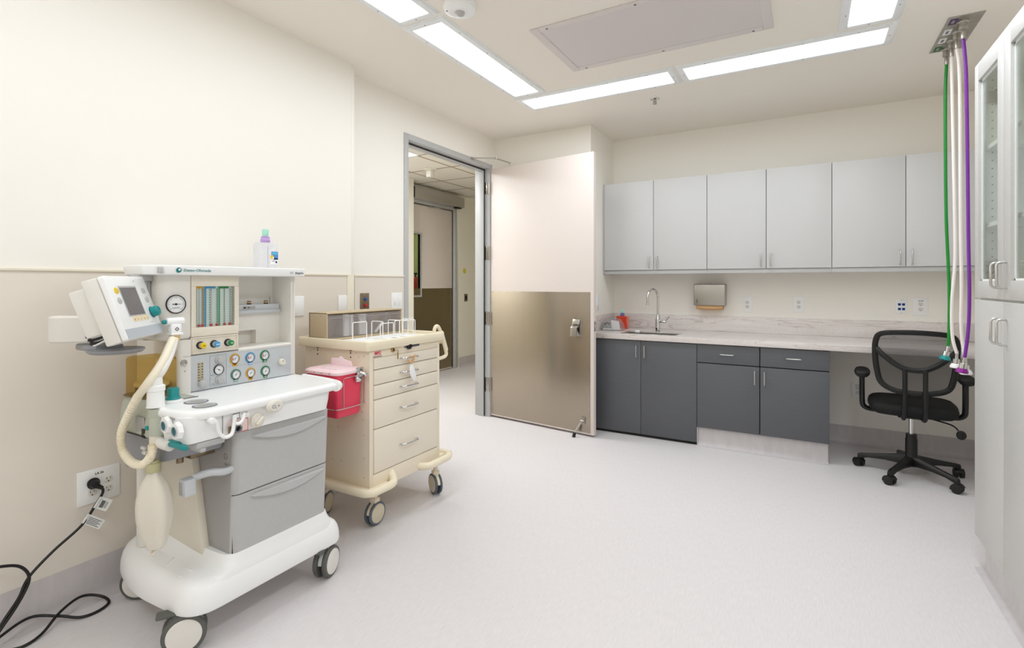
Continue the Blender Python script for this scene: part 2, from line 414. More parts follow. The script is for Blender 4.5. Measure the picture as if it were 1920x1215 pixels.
# wainscot sheets and cap
b = MB().m('panel'); b.box(XL-0.001, XL+0.003, YF, 2.355, 0.155, 1.357); b.box(XR_-0.001, XR_+0.003, 2.47, 3.042, 0.155, 1.357)
struct(b.build('trim_1'))
b = MB().m('trimcap'); b.box(XL-0.001, XL+0.009, YF, 2.36, 1.357, 1.368, 0.002); b.box(XR_-0.001, XR_+0.009, 2.43, 3.042, 1.357, 1.368, 0.002)
b.box(XL-0.001, XL+0.005, 2.357, 2.422, 0.155, 1.368, 0.002); b.box(XR_-0.001, XL+0.005, 2.416, 2.422, 0.155, 1.368, 0.001)
struct(b.build('trim_2'))
b = MB().m('paint'); b.box(XL-0.001, XL+0.002, 2.395, 2.42, 1.37, ZC-0.002, 0.001); struct(b.build('trim_3'))
def cove(P0, P1, nrm, h=0.15, name='baseboard_left'):
    P0 = V(P0); P1 = V(P1); n = V(nrm)
    pr = [(0.0005, 0), (0.045, 0.0004), (0.03, 0.004), (0.017, 0.012), (0.009, 0.022), (0.005, 0.036), (0.004, h), (0.0005, h)]
    r0 = [P0 + n*a + V((0, 0, z)) for a, z in pr]; r1 = [P1 + n*a + V((0, 0, z)) for a, z in pr]
    b.loft([r0, r1])
b = MB().m('cove'); cove((XL, YF, 0), (XL, 2.42, 0), (1, 0, 0), 0.165)
cove((XR_, 2.46, 0), (XR_, 3.04, 0), (1, 0, 0), 0.165)
struct(b.build('baseboard_left'))
b = MB().m('cove'); cove((0.15, YB, 0), (XRW, YB, 0), (0, -1, 0), 0.145); struct(b.build('baseboard_back'))
b = MB().m('cove'); cove((XRW, 3.2, 0), (XRW, YB, 0), (-1, 0, 0), 0.145); struct(b.build('baseboard_right'))

# corridor beyond the doorway
b = MB().m('hallpaint'); b.box(XH-0.12, XH, 6.56, 9.0, 0, ZH+0.1); b.box(XH-0.12, XH, 5.30, 6.56, 2.50, ZH+0.1); b.box(XH-0.12, XH, 0.0, 5.35, 0, ZH+0.1)
b.box(XH, -4.50, 0.0, 5.262, 0, ZH+0.1)
struct(b.build('wall_corridor'))
b = MB().m('hallpaint'); b.box(XH-0.12, -2.84, 9.0, 9.1, 0, ZH+0.1); b.box(-2.86, -2.84, 0, 3.045, 0, ZH+0.1); b.box(-2.86, -2.84, 4.31, 9.0, 0, ZH+0.1)
b.box(-2.86, -2.84, 3.045, 4.31, 2.475, ZH+0.1); b.box(XH-0.12, -2.84, -0.1, 0.0, 0, ZH+0.1)
struct(b.build('wall_corridor_near'))
b = MB().m('tile'); b.box(XH, -2.84, 0, 9.0, ZH, ZH+0.08)
b.m('grid')
for x in (-4.23, -3.62, -3.01): b.box(x-0.011, x+0.011, 0, 9.0, ZH-0.002, ZH+0.001)
for k in range(15): y = 0.02 + 0.61*k; b.box(XH, -2.84, y-0.011, y+0.011, ZH-0.002, ZH+0.001)
struct(b.build('ceiling_corridor'))
b = MB().m('cove'); cove((XH, 6.56, 0), (XH, 9.0, 0), (1, 0, 0), 0.15); cove((-4.5, 0, 0), (-4.5, 5.26, 0), (1, 0, 0), 0.15); struct(b.build('baseboard_corridor'))
# little room behind the far door
b = MB().m('pale'); b.box(-6.15, -6.05, 4.6, 7.2, 0, 2.7); b.box(-6.05, XH-0.12, 4.6, 4.7, 0, 2.7); b.box(-6.05, XH-0.12, 7.1, 7.2, 0, 2.7); b.box(-6.15, XH-0.12, 4.6, 7.2, 2.7, 2.75)
struct(b.build('wall_far_room'))

# ---- ceiling light fixtures
def light_fix(x0, x1, y0, y1, z, lens, name, label, group, fw=0.036, dim=1.0):
    r = empty(name, ((x0+x1)/2, (y0+y1)/2, z), 0, label, 'ceiling light', group)
    b = MB().m('lframe'); zt = z+0.0; zb = z-0.012
    X0, X1, Y0, Y1 = x0-fw, x1+fw, y0-fw, y1+fw
    b.box(X0, x0, Y0, Y1, zb, zt, 0.003); b.box(x1, X1, Y0, Y1, zb, zt, 0.003); b.box(x0, x1, Y0, y0, zb, zt, 0.003); b.box(x0, x1, y1, Y1, zb, zt, 0.003)
    g = 0.008; b.box(X0-g, X1+g, Y0-g, Y1+g, z-0.004, zt+0.002, 0.001)
    b.m('inkgrey'); n = max(2, round((y1-y0)/0.3)); nx = max(2, round((x1-x0)/0.3))
    if y1-y0 > x1-x0: pts = [(x, y0+(y1-y0)*(k+0.5)/n) for k in range(n) for x in (x0-fw*0.5, x1+fw*0.5)] + [((x0+x1)/2, y) for y in (y0-fw*0.5, y1+fw*0.5)]
    else: pts = [(x0+(x1-x0)*(k+0.5)/nx, y) for k in range(nx) for y in (y0-fw*0.5, y1+fw*0.5)] + [(x, (y0+y1)/2) for x in (x0-fw*0.5, x1+fw*0.5)]
    for p in pts: b.cyl((p[0], p[1], zb-0.0015), (p[0], p[1], zb), 0.0035, n=8)
    b.build('frame', r)
    MB().m(lens).box(x0, x1, y0, y1, z-0.009, z-0.0045).build('diffuser', r)
    ld = bpy.data.lights.new('panel_light', 'AREA'); ld.shape = 'RECTANGLE'; ld.size = x1-x0-0.004; ld.size_y = y1-y0-0.004
    hall = lens == 'lenshall'; ld.energy = dim*(POWER_HALL if hall else POWER) * ((x1-x0)*(y1-y0)/0.235 if not hall else 1); ld.spread = math.radians(SPREAD)
    ld.color = (0.93, 0.96, 1.0) if hall else (0.855, 0.928, 1.0)
    lo = bpy.data.objects.new('panel_light', ld); COL.objects.link(lo); lo.parent = r; lo.location = (0, 0, -0.0095)
    return r
G = 'recessed light panels in the ceiling ring'
for i, (y0, y1) in enumerate(((2.238, 3.408), (0.96, 2.13), (-0.318, 0.852))):
    light_fix(-1.92, -1.72, y0, y1, ZC, 'lens', 'ceiling_light',
        ['long lit ceiling panel on the left run, its near end beside the round sensor',
         'lit ceiling panel cut by the top of the picture, left of the round ceiling sensor',
         'lit ceiling panel on the left run directly above the photographer'][i], G, dim=0.68)
for i, (y0, y1) in enumerate(((2.225, 3.395), (0.955, 2.125), (-0.323, 0.847))):
    light_fix(0.203, 0.40, y0, y1, ZC, 'lens', 'ceiling_light',
        ['lit ceiling panel at the top right, running toward the viewer',
         'lit ceiling panel on the right run, the second one toward the viewer',
         'lit ceiling panel on the right run directly above the photographer'][i], G, dim=1.15)
for i, (x0, x1) in enumerate(((-1.92, -0.806), (-0.704, 0.40))):
    light_fix(x0, x1, 3.52, 3.73, ZC, 'lens', 'ceiling_light',
        ['lit ceiling panel above the sink wall, shorter-looking of that run and nearest the door',
         'longest-looking lit ceiling panel, its right end nearest the ceiling hose plate'][i], G, dim=1.15)
for i, (x0, x1) in enumerate(((-1.92, -0.806), (-0.704, 0.40))):
    light_fix(x0, x1, -0.64, -0.43, ZC, 'lens', 'ceiling_light',
        ['lit ceiling panel behind the photographer on the left', 'lit ceiling panel behind the photographer on the right'][i], G)
light_fix(-4.18, -3.585, 3.10, 4.25, ZH, 'lenshall', 'ceiling_light', 'square-edged lit ceiling panel in the corridor seen through the doorway', None, 0.015)
light_fix(-5.7, -5.2, 5.0, 6.5, 2.7, 'lenshall', 'ceiling_light', 'added unseen light panel brightening the far room behind the narrow door window', None, 0.015, 0.16)  # added lamp, out of view, so the wall behind the door window looks lit

# ---- vent grille
r = empty('ceiling_vent', (-0.757, 2.88, ZC), 0, 'large perforated air grille with a pale frame in the middle of the ceiling', 'air vent')
b = MB().m(mat('vent_frame', '#D8D2D0', 0.5)); x0, x1, y0, y1 = -1.356, -0.155, 2.57, 3.215; fw = 0.05
b.box(x0, x0+fw, y0, y1, ZC-0.008, ZC, 0.003); b.box(x1-fw, x1, y0, y1, ZC-0.008, ZC, 0.003); b.box(x0+fw, x1-fw, y0, y0+fw, ZC-0.008, ZC, 0.003); b.box(x0+fw, x1-fw, y1-fw, y1, ZC-0.008, ZC, 0.003)
b.m('inkgrey')
for x in (x0+0.1, x0+0.6, x1-0.1):
    for y in (y0+0.022, y1-0.022): b.cyl((x, y, ZC-0.0105), (x, y, ZC-0.008), 0.007, n=10)
b.build('frame', r); MB().m('vent').box(x0+fw, x1-fw, y0+fw, y1-fw, ZC-0.004, ZC-0.001).build('perforated_plate', r)
# ---- occupancy sensor
r = empty('occupancy_sensor', (-1.545, 2.165, ZC), 0, 'round white motion sensor with a clear domed lens on the ceiling', 'sensor')
c = (-1.545, 2.165, ZC)
MB().m('white').lathe([(0.086, 0), (0.086, 0.010), (0.080, 0.028), (0.062, 0.036), (0.03, 0.038)], c, (0, 0, -1)).m('ink').box(-1.60, -1.58, 2.122, 2.128, ZC-0.036, ZC-0.030).build('housing', r)
MB().m(mat('fresnel_lens', '#D5D5D3', 0.15, trans=0.4, bump=((260, 260, 260), 0.9))).lathe([(0.026, 0.034), (0.026, 0.04), (0.022, 0.05), (0.013, 0.057), (0.003, 0.06)], c, (0, 0, -1)).build('lens', r)
# ---- sprinkler, concealed plates
r = empty('sprinkler', (-1.014, 4.01, ZC), 0, 'small chrome fire sprinkler hanging from the ceiling beyond the light strip', 'sprinkler')
c = (-1.014, 4.01, ZC)
MB().m('chrome').lathe([(0.036, 0), (0.034, 0.006), (0.016, 0.01), (0.014, 0.012)], c, (0, 0, -1)).build('escutcheon', r)
b = MB().m('steelh'); b.cyl((c[0], c[1], ZC), (c[0], c[1], ZC-0.03), 0.008)
for s in (-1, 1): b.tube([(c[0]+s*0.006, c[1], ZC-0.016), (c[0]+s*0.012, c[1], ZC-0.028), (c[0]+s*0.004, c[1], ZC-0.04)], 0.0025, n=6)
b.lathe([(0.016, 0.04), (0.016, 0.042)], c, (0, 0, -1)); b.build('head', r)
MB().m('ceil').lathe([(0.045, 0), (0.045, 0.003), (0.041, 0.0045)], (-0.81, 4.42, ZC), (0, 0, -1)).build('sprinkler_cover')
tag(bpy.data.objects['sprinkler_cover'], 'small flat round cover plate painted like the ceiling, above the wall cabinets', 'cover plate')

# ------------------------------------------------------------------ doorway frame (hollow metal) and open door
def door_frame(y0, y1, zt, x_face, x_back, fw=0.045, name='trim_4', rab=0.05, far_sign=1):
    b = MB().m('frame'); xf = x_face + 0.012
    # faces on the room side, then throat with a stop
    b.box(x_back, xf, y0-fw, y0, 0, zt+fw, 0.003); b.box(x_back, xf, y1, y1+fw, 0, zt+fw, 0.003); b.box(x_back, xf, y0, y1, zt, zt+fw, 0.003)
    xs = x_face - rab
    b.box(x_back+0.045, xs, y0, y0+0.016, 0, zt-0.016, 0.002); b.box(x_back+0.045, xs, y1-0.016, y1, 0, zt-0.016, 0.002); b.box(x_back+0.045, xs, y0, y1, zt-0.016, zt, 0.002)
    b.m('black2'); b.box(xs, xs+0.007, y1-0.016, y1-0.006, 0.01, zt-0.016); b.box(xs, xs+0.007, y0, y1, zt-0.014, zt-0.006)
    return struct(b.build(name))
door_frame(3.085, 4.272, 2.432, XR_, -2.862, name='trim_4')
door_frame(5.395, 6.44, 2.432, XH, -4.83, fw=0.055, name='trim_5', rab=0.03)

dirv = V((1.13, -0.16, 0)).normalized()
TD = frame((-2.688, 4.282, 0), dirv, (0, 0, 1))
rz = math.atan2(dirv.y, dirv.x)
d1 = empty('door_1', (-2.688, 4.282, 0), rz); struct(d1)
MB(TD).m('doorlam').box(0.004, 1.142, 0.018, 2.428, -0.045, 0, 0.003).build('door_leaf', d1)
b = MB(TD).m('steel'); b.box(0.012, 1.112, 0.032, 1.233, 0.0, 0.0022, 0.001); b.m('steelh')
for k in range(13):
    for bb in (0.045, 1.221): b.cyl((0.03+k*0.0885, bb, 0.002), (0.03+k*0.0885, bb, 0.0035), 0.003, n=8)
for k in range(1, 12):
    for a in (0.022, 1.102): b.cyl((a, 0.045+k*0.098, 0.002), (a, 0.045+k*0.098, 0.0035), 0.003, n=8)
b.build('kick_plate', d1)
for z0, z1 in ((0.247, 0.382), (0.90, 1.03), (1.54, 1.673), (2.187, 2.30)):
    b = MB().m('steelh'); b.box(-2.745, -2.699, 4.268, 4.2715, z0, z1, 0.001); b.cyl((-2.695, 4.272, z0), (-2.695, 4.272, z1), 0.0075, n=12)
    b.m('ink')
    for q in (0.2, 0.5, 0.8): b.cyl((-2.728, 4.2665, z0+(z1-z0)*q), (-2.728, 4.2685, z0+(z1-z0)*q), 0.003, n=8)
    b.build('hinge', d1)
# hospital push/pull paddle
a0 = 0.985
b = MB(TD).m('steelh'); b.box(a0-0.04, a0+0.045, 0.85, 1.0, 0.0, 0.008, 0.003)
def side_prism(b, prof, a_0, a_1, bev=0.003):
    """prof in (c=out, b=up), extruded along a"""
    bm = bmesh.new(); n = len(prof); A = [bm.verts.new((a_0, q, p)) for p, q in prof]; B = [bm.verts.new((a_1, q, p)) for p, q in prof]
    bm.faces.new(A); bm.faces.new(B[::-1])
    for i in range(n): bm.faces.new((A[i], B[i], B[(i+1) % n], A[(i+1) % n]))
    bmesh.ops.recalc_face_normals(bm, faces=bm.faces[:]); b._bev(bm, bev, 2)
side_prism(b, [(0.006, 0.955), (0.045, 0.955), (0.03, 1.0), (0.006, 1.004)], a0-0.03, a0+0.04)
side_prism(b, [(0.006, 0.86), (0.02, 0.955), (0.03, 0.955), (0.062, 0.93), (0.07, 0.855), (0.062, 0.853), (0.05, 0.915), (0.02, 0.93), (0.014, 0.86)], a0-0.035, a0+0.025, 0.002)
b.build('paddle_handle', d1)
b = MB(TD).m('steelh'); b.box(1.141, 1.1435, 0.90, 0.985, -0.038, -0.008, 0.001); b.m('satin'); b.box(1.142, 1.156, 0.928, 0.955, -0.032, -0.014, 0.003); b.build('latch', d1)
b = MB(TD).m('steelh'); a = 1.045
b.box(a-0.02, a+0.02, 0.10, 0.165, 0.002, 0.012, 0.003); b.cyl((a-0.018, 0.13, 0.022), (a+0.018, 0.13, 0.022), 0.011, n=14)
b.cyl((a-0.006, 0.128, 0.024), (a-0.045, 0.035, 0.075), 0.0075, 0.009, n=12); b.m('black2').cyl((a-0.044, 0.04, 0.073), (a-0.05, 0.001, 0.082), 0.012, 0.015, n=14); b.build('door_stop', d1)
b = MB().m('steelh'); b.box(-2.7, -2.672, 3.94, 3.98, 2.455, 2.477, 0.003); b.cyl((-2.685, 3.96, 2.47), (-2.498, 4.078, 2.472), 0.006, n=10); b.cyl((-2.498, 4.078, 2.46), (-2.498, 4.078, 2.482), 0.010, n=12)
b.cyl((-2.498, 4.078, 2.468), (-2.43, 4.225, 2.448), 0.006, n=10); b.cyl((-2.43, 4.228, 2.43), (-2.43, 4.228, 2.455), 0.009, n=10); b.build('closer_arm', d1)

# far door across the corridor
TF = fX((XH+0.0, 5.395, 0)); TF = fX((XH-0.03, 5.395, 0))
d2 = empty('door_2', (XH-0.03, 5.395, 0)); struct(d2)
b = MB(TF).m('doorlam'); b.box(0.004, 0.085, 0.01, 2.43, -0.045, 0, 0.002); b.box(0.275, 1.04, 0.01, 2.43, -0.045, 0, 0.002); b.box(0.085, 0.275, 0.01, 1.14, -0.045, 0); b.box(0.085, 0.275, 2.0, 2.43, -0.045, 0)
b.build('door_leaf', d2)
b = MB(TF).m('frame')
for q in ((0.06, 0.085, 1.115, 2.025), (0.275, 0.30, 1.115, 2.025), (0.085, 0.275, 1.115, 1.14), (0.085, 0.275, 2.0, 2.025)): b.box(q[0], q[1], q[2], q[3], -0.05, 0.012, 0.003)
b.build('window_frame', d2)
MB(TF).m('dimglass').box(0.085, 0.275, 1.14, 2.0, -0.025, -0.019).build('window_pane', d2)
MB(TF).m(mat('dark_steel_kick', '#968A70', 0.25, metal=1.0)).box(0.01, 1.035, 0.03, 1.235, 0, 0.002).build('kick_plate', d2)
b = MB(TF).m('satin'); b.box(0.46, 0.50, 2.40, 2.425, 0, 0.02, 0.003); b.tube([(0.48, 2.405, 0.03), (0.62, 2.41, 0.08), (0.80, 2.43, 0.12)], 0.007, n=8); b.build('closer_arm', d2)
r = empty('door_operator', (XH+0.06, 5.96, 2.465), 0, 'long grey automatic door operator box above the corridor door', 'door opener')
b = MB().m('satin'); b.box(XH+0.001, XH+0.125, 5.38, 6.54, 2.47, 2.625, 0.006); b.build('housing', r)
MB().m('black').box(XH+0.001, XH+0.12, 5.36, 5.38, 2.47, 2.622, 0.004).build('end_cap', r)
b = MB().m('black'); b.box(XH+0.03, XH+0.1, 6.38, 6.5, 2.452, 2.47, 0.004); b.build('drive_cover', r)
b = MB().m('tile'); b.lathe([(0.10, 0), (0.095, 0.012), (0.05, 0.016)], (-3.9, 4.86, ZH), (0, 0, -1), n=4); b.m('white2'); b.box(-3.94, -3.87, 4.83, 4.90, ZH-0.10, ZH-0.016, 0.006)
tag(b.build('corridor_speaker'), 'small white square device hanging from the corridor ceiling tiles', 'ceiling device')
tag(MB(fX((XH, 6.71, 1.505))).m(mat('yellow_sticker', '#DDD23E', 0.5)).lathe([(0.042, 0), (0.042, 0.002), (0.038, 0.003)]).build('round_sticker'), 'round yellow sticker on the corridor wall beside the far door', 'sticker')
b = MB(fX((XH, 6.75, 1.08))).m('bronze').box(-0.045, 0.045, -0.06, 0.06, 0, 0.005, 0.002).m('black').box(-0.02, 0.02, -0.03, 0.03, 0.005, 0.01, 0.002)
tag(b.build('corridor_switch'), 'dark metal switch plate on the corridor wall beside the far door', 'switch')
r = empty('fire_extinguisher', (-5.2, 6.12, 1.02), 0, 'blurry red cylinder seen low through the narrow window of the corridor door', 'fire extinguisher')
MB().m('extred').lathe([(0.05, 0), (0.058, 0.01), (0.06, 0.3), (0.05, 0.35), (0.02, 0.39)], (-5.2, 6.12, 1.02)).build('cylinder', r)
MB().m('black').lathe([(0.015, 0.39), (0.015, 0.42), (0.03, 0.43), (0.03, 0.45)], (-5.2, 6.12, 1.02)).build('valve', r)
MB().m('white').box(-5.9, -5.0, 6.0, 6.3, 0.98, 1.018, 0.004).build('far_shelf'); tag(bpy.data.objects['far_shelf'], 'pale shelf behind the narrow window of the corridor door', 'shelf')
b = MB().m('white2'); b.box(-5.5, -5.45, 6.1, 6.2, 0, 0.98); b.box(-5.05, -5.0, 6.1, 6.2, 0, 0.98); o = b.build('leg', bpy.data.objects['far_shelf'])

# ------------------------------------------------------------------ wall plates
def slots(b, a, q, z, k=1.0):
    b.m('ink'); b.box(a-0.0075*k, a-0.0055*k, q+0.000, q+0.009*k, z, z+0.0004); b.box(a+0.0055*k, a+0.0075*k, q+0.001, q+0.008*k, z, z+0.0004); b.lathe([(0.0028*k, z), (0.0028*k, z+0.0004)], (a, q-0.008*k, 0), n=10)
def outlet(T, wd, ht, cols, label, name='power_outlet', txt=None, group=None, rowdy=0.0195, cy=0.0):
    o = T.translation; r = empty(name, o, 0, label, 'outlet', group)
    b = MB(T).m('white'); b.box(-wd/2, wd/2, -ht/2, ht/2, 0, 0.006, 0.003)
    if txt: b.m('ink').text(txt, 0.0125, 0, ht/2-0.025, 0.0064, 'CENTER', bold=0.0004)
    b.build('cover_plate', r)
    for a in cols:
        b = MB(T)
        for q in (cy+rowdy, cy-rowdy):
            b.m('white2').prism([(a+x, q+y) for x, y in rrect(-0.0165, 0.0165, -0.0142, 0.0142, 0.011)], 0.004, 0.0078, 0.0008); slots(b, a, q, 0.0079)
        b.build('receptacle', r)
    return r
outlet(fY((-0.45, YB, 1.121)), 0.082, 0.14, (0,), 'white duplex outlet directly right of the steel paper towel dispenser')
outlet(fY((-0.051, YB, 1.128)), 0.082, 0.135, (0,), 'white duplex outlet on the backsplash wall, midway between dispenser and data plate')
outlet(fY((0.772, YB, 1.127)), 0.095, 0.134, (0,), 'white duplex outlet with printed heading, left of the hanging hoses above the chair', txt='LA 30')
outlet(fY((0.366, YB, 0.445)), 0.085, 0.115, (0,), 'white duplex outlet low on the wall under the desk, beside the chair arm', txt='LA 34', cy=-0.004, rowdy=0.018)
LAO = outlet(fX((XL+0.003, 1.013, 0.468)), 0.150, 0.140, (-0.025, 0.032), 'large white four-socket wall outlet marked LA 26 with a black plug in it', txt='LA 26', rowdy=0.0195, cy=-0.006)
r = empty('data_outlet', (0.653, YB, 1.126), 0, 'white data plate with four dark blue jacks above the desk', 'data outlet')
T = fY((0.653, YB, 1.126)); MB(T).m('white').box(-0.037, 0.037, -0.058, 0.058, 0, 0.006, 0.003).m('inkgrey').lathe([(0.003, 0), (0.003, 0.0066)], (0, 0.049, 0), n=8).lathe([(0.003, 0), (0.003, 0.0066)], (0, -0.049, 0), n=8).build('cover_plate', r)
for a in (-0.013, 0.013):
    for q in (-0.018, 0.018): MB(T).m('bluebtn').box(a-0.0095, a+0.0095, q-0.0095, q+0.0095, 0.004, 0.008, 0.001).m('navy').box(a-0.0065, a+0.0065, q-0.007, q+0.004, 0.008, 0.0083).build('jack', r)
def blank(T, wd, ht, name, label):
    r = MB(T).m('white').box(-wd/2, wd/2, -ht/2, ht/2, 0, 0.0065, 0.003); return tag(r.build(name), label, 'wall plate')
blank(fX((XL+0.003, 1.989, 1.176)), 0.072, 0.116, 'blank_wall_plate', 'blank white wall plate just right of the anesthesia machine')
blank(fX((XL+0.003, 2.317, 1.176)), 0.072, 0.112, 'blank_wall_plate', 'blank white wall plate above the middle of the clear bins, left of the wall seam')
r = empty('call_button_plate', (XR_, 2.629, 1.18), 0, 'bronze wall plate with one blue and one red button above the cart', 'button plate')
T = fX((XR_+0.003, 2.629, 1.18)); b = MB(T).m('bronze'); b.box(-0.042, 0.042, -0.06, 0.06, 0, 0.005, 0.002); b.m('satin')
for q in (-0.05, 0.05): b.lathe([(0.0035, 0), (0.0035, 0.006)], (0, q, 0), n=10)
b.build('cover_plate', r)
MB(T).m('bluebtn').lathe([(0.013, 0.004), (0.013, 0.008), (0.010, 0.011), (0.009, 0.02), (0.007, 0.022)], (0, 0.018, 0), n=6).build('button', r)
MB(T).m('red').lathe([(0.011, 0.004), (0.011, 0.018), (0.008, 0.021)], (0, -0.026, 0), n=20).build('button', r)
r = empty('light_switch', (XR_, 2.95, 1.175), 0, 'white double light switch plate beside the door frame, above the cart', 'light switch')
T = fX((XR_+0.003, 2.955, 1.175)); MB(T).m('white').box(-0.06, 0.06, -0.063, 0.063, 0, 0.006, 0.003).build('cover_plate', r)
for a in (-0.023, 0.023): MB(T).m('white').box(a-0.015, a+0.015, -0.033, 0.033, 0.005, 0.009, 0.001).box(a-0.009, a+0.009, -0.02, 0.02, 0.008, 0.013, 0.003).build('rocker', r)
r = empty('light_switch', (XS, 4.545, 1.138), 0, 'white switch plate on the short return wall beside the open door', 'light switch')
T = fX((XS, 4.545, 1.138)); MB(T).m('white').box(-0.037, 0.037, -0.08, 0.08, 0, 0.006, 0.003).build('cover_plate', r); MB(T).m('white').box(-0.016, 0.016, -0.035, 0.035, 0.005, 0.010, 0.001).build('rocker', r)

# paper towel dispenser
r = empty('paper_towel_dispenser', (-0.755, YB, 1.105), 0, 'brushed steel paper towel dispenser on the wall above the counter', 'towel dispenser')
b = MB().m('steelh'); b.box(-0.89, -0.62, 4.912, YB-0.001, 1.108, 1.302, 0.007, 3); b.m('ink'); b.box(-0.862, -0.857, 4.9105, 4.9122, 1.13, 1.165)
b.box(-0.878, -0.632, 4.93, 5.005, 1.1065, 1.1085)
b.m('steelh').cyl((-0.755, 4.96, 1.30), (-0.755, 4.96, 1.307), 0.011, n=14); b.build('housing', r)
b = MB(); b.m('tan'); pr = [(4.93, 1.108), (4.925, 1.085), (4.94, 1.068), (4.975, 1.064), (4.998, 1.075), (5.0, 1.108)]
b.loft([[(x, y, z + (0.006 if x < -0.8 or x > -0.68 else 0)) for y, z in pr] for x in (-0.872, -0.8, -0.72, -0.642)]); b.build('paper_towel', r)

# ------------------------------------------------------------------ cabinets on the sink wall
def uhandle(b, T, L, vert=True, st=0.028, r=0.0045, rc=0.008):
    b.t(T); h = L/2
    if vert: P = [(0, -h, 0), (0, -h, st-rc), (0, -h+rc*0.3, st-rc*0.3), (0, -h+rc, st), (0, h-rc, st), (0, h-rc*0.3, st-rc*0.3), (0, h, st-rc), (0, h, 0)]
    else: P = [(-h, 0, 0), (-h, 0, st-rc), (-h+rc*0.3, 0, st-rc*0.3), (-h+rc, 0, st), (h-rc, 0, st), (h-rc*0.3, 0, st-rc*0.3), (h, 0, st-rc), (h, 0, 0)]
    b.tube(P, r, n=10, sub=1, up=(1, 0, 0) if vert else (0, 1, 0))
YU = 4.70
for i, (x0, xm, x1) in enumerate(((-1.669, -1.202, -0.741), (-0.741, -0.281, 0.178), (0.178, 0.638, 1.10))):
    r = empty('wall_cabinet', ((x0+x1)/2, YB, 1.43), 0,
        ['light grey two-door wall cabinet above the sink, nearest the open door', 'light grey two-door wall cabinet in the middle of the row above the counter',
         'light grey two-door wall cabinet behind the hanging hoses'][i], 'cabinet', 'wall cabinets above the counter')
    b = MB().m('ltgrey_edge'); b.box(x0+0.0005, x1-0.0005, YU+0.021, YB-0.001, 1.43, 2.25, 0.001); b.box(x0+0.0005, x1-0.0005, YU+0.012, YU+0.03, 1.395, 1.43, 0.001)
    b.m('dkgap'); b.box(x0+0.003, x1-0.003, YU+0.0195, YU+0.021, 1.434, 2.246); b.build('body', r)
    for a, c, hx in ((x0, xm, xm-0.035), (xm, x1, xm+0.035)):
        d = MB().m('ltgrey').box(a+0.002, c-0.002, YU, YU+0.0195, 1.432, 2.248, 0.0015).build('door', r)
        hb = MB().m('satin'); uhandle(hb, fY((hx, YU, 1.502)), 0.1); hb.build('handle', d)
tag(MB().m('ltgrey').box(1.102, XRW, YU+0.001, YB-0.001, 1.395, 2.25, 0.001).build('cabinet_filler'), 'light grey filler strip at the right end of the wall cabinets', 'filler panel')
tag(MB().m('ltgrey_edge').box(XS+0.001, -1.670, YU+0.004, YB-0.001, 1.395, 2.25, 0.001).build('cabinet_filler'), 'narrow grey filler strip at the left end of the wall cabinets by the return wall', 'filler panel')

YC = 4.35
r = empty('base_cabinet', (-1.22, YB, 0), 0, 'charcoal two-door sink cabinet reaching the floor beside the open door', 'cabinet', 'charcoal base cabinets')
b = MB().m('dkgrey'); b.box(XS+0.002, -0.764, YC+0.021, 4.40, 0.0, 0.824, 0.001); b.box(-0.782, -0.764, 4.40, YB-0.002, 0.0, 0.824); b.box(XS+0.002, XS+0.02, 4.40, YB-0.002, 0, 0.824); b.m('dkgap'); b.box(-1.68, -0.768, YC+0.019, YC+0.021, 0.0, 0.822); b.build('body', r)
for a, c, hx in ((-1.683, -1.219, -1.254), (-1.219, -0.763, -1.184)):
    d = MB().m('dkgrey').box(a+0.0015, c-0.0015, YC, YC+0.0185, 0.024, 0.818, 0.0015).build('door', r)
    hb = MB().m('satin'); uhandle(hb, fY((hx, YC, 0.727)), 0.1); hb.build('handle', d)
r = empty('base_cabinet', (-0.305, YB, 0), 0, 'charcoal base cabinet with two drawers over two doors, left of the desk space', 'cabinet', 'charcoal base cabinets')
b = MB().m('dkgrey'); b.box(-0.7625, 0.151, YC+0.021, YB-0.002, 0.147, 0.824, 0.001); b.m('dkgap'); b.box(-0.758, 0.148, YC+0.019, YC+0.021, 0.15, 0.822); b.build('body', r)
b = MB().m('cove'); b.box(-0.757, 0.14, YC+0.026, YB-0.002, 0.0, 0.1465)
pr = [(0.045, 0.0003), (0.03, 0.003), (0.014, 0.010), (0.006, 0.022), (0.003, 0.04), (0.003, 0.146), (0, 0.146), (0, 0)]
b.loft([[(-0.757, YC+0.026-a, z) for a, z in pr], [(0.14, YC+0.026-a, z) for a, z in pr], [(0.142+a*0.25, YC+0.026-a*0.6, z) for a, z in pr]])
b.loft([[(0.14+a*0.3, YC+0.02, z) for a, z in pr], [(0.14+a*0.3, YB-0.002, z) for a, z in pr]])
b.build('toe_kick', r)
MB().m('ltgrey').box(-0.7628, -0.7575, YC+0.004, YC+0.03, 0.0, 0.146).build('end_strip', r)
for a, c, hx, hy in ((-0.763, -0.305, -0.338, -0.534), (-0.303, 0.152, -0.270, -0.075)):
    d = MB().m('dkgrey').box(a+0.0025, c-0.002, YC, YC+0.0185, 0.149, 0.667, 0.0015).build('door', r)
    hb = MB().m('satin'); uhandle(hb, fY((hx, YC, 0.583)), 0.1); hb.build('handle', d)
    d = MB().m('dkgrey').box(a+0.0025, c-0.002, YC, YC+0.0185, 0.674, 0.818, 0.0015).build('drawer', r)
    hb = MB().m('satin'); uhandle(hb, fY((hy, YC, 0.748)), 0.1, False); hb.build('handle', d)

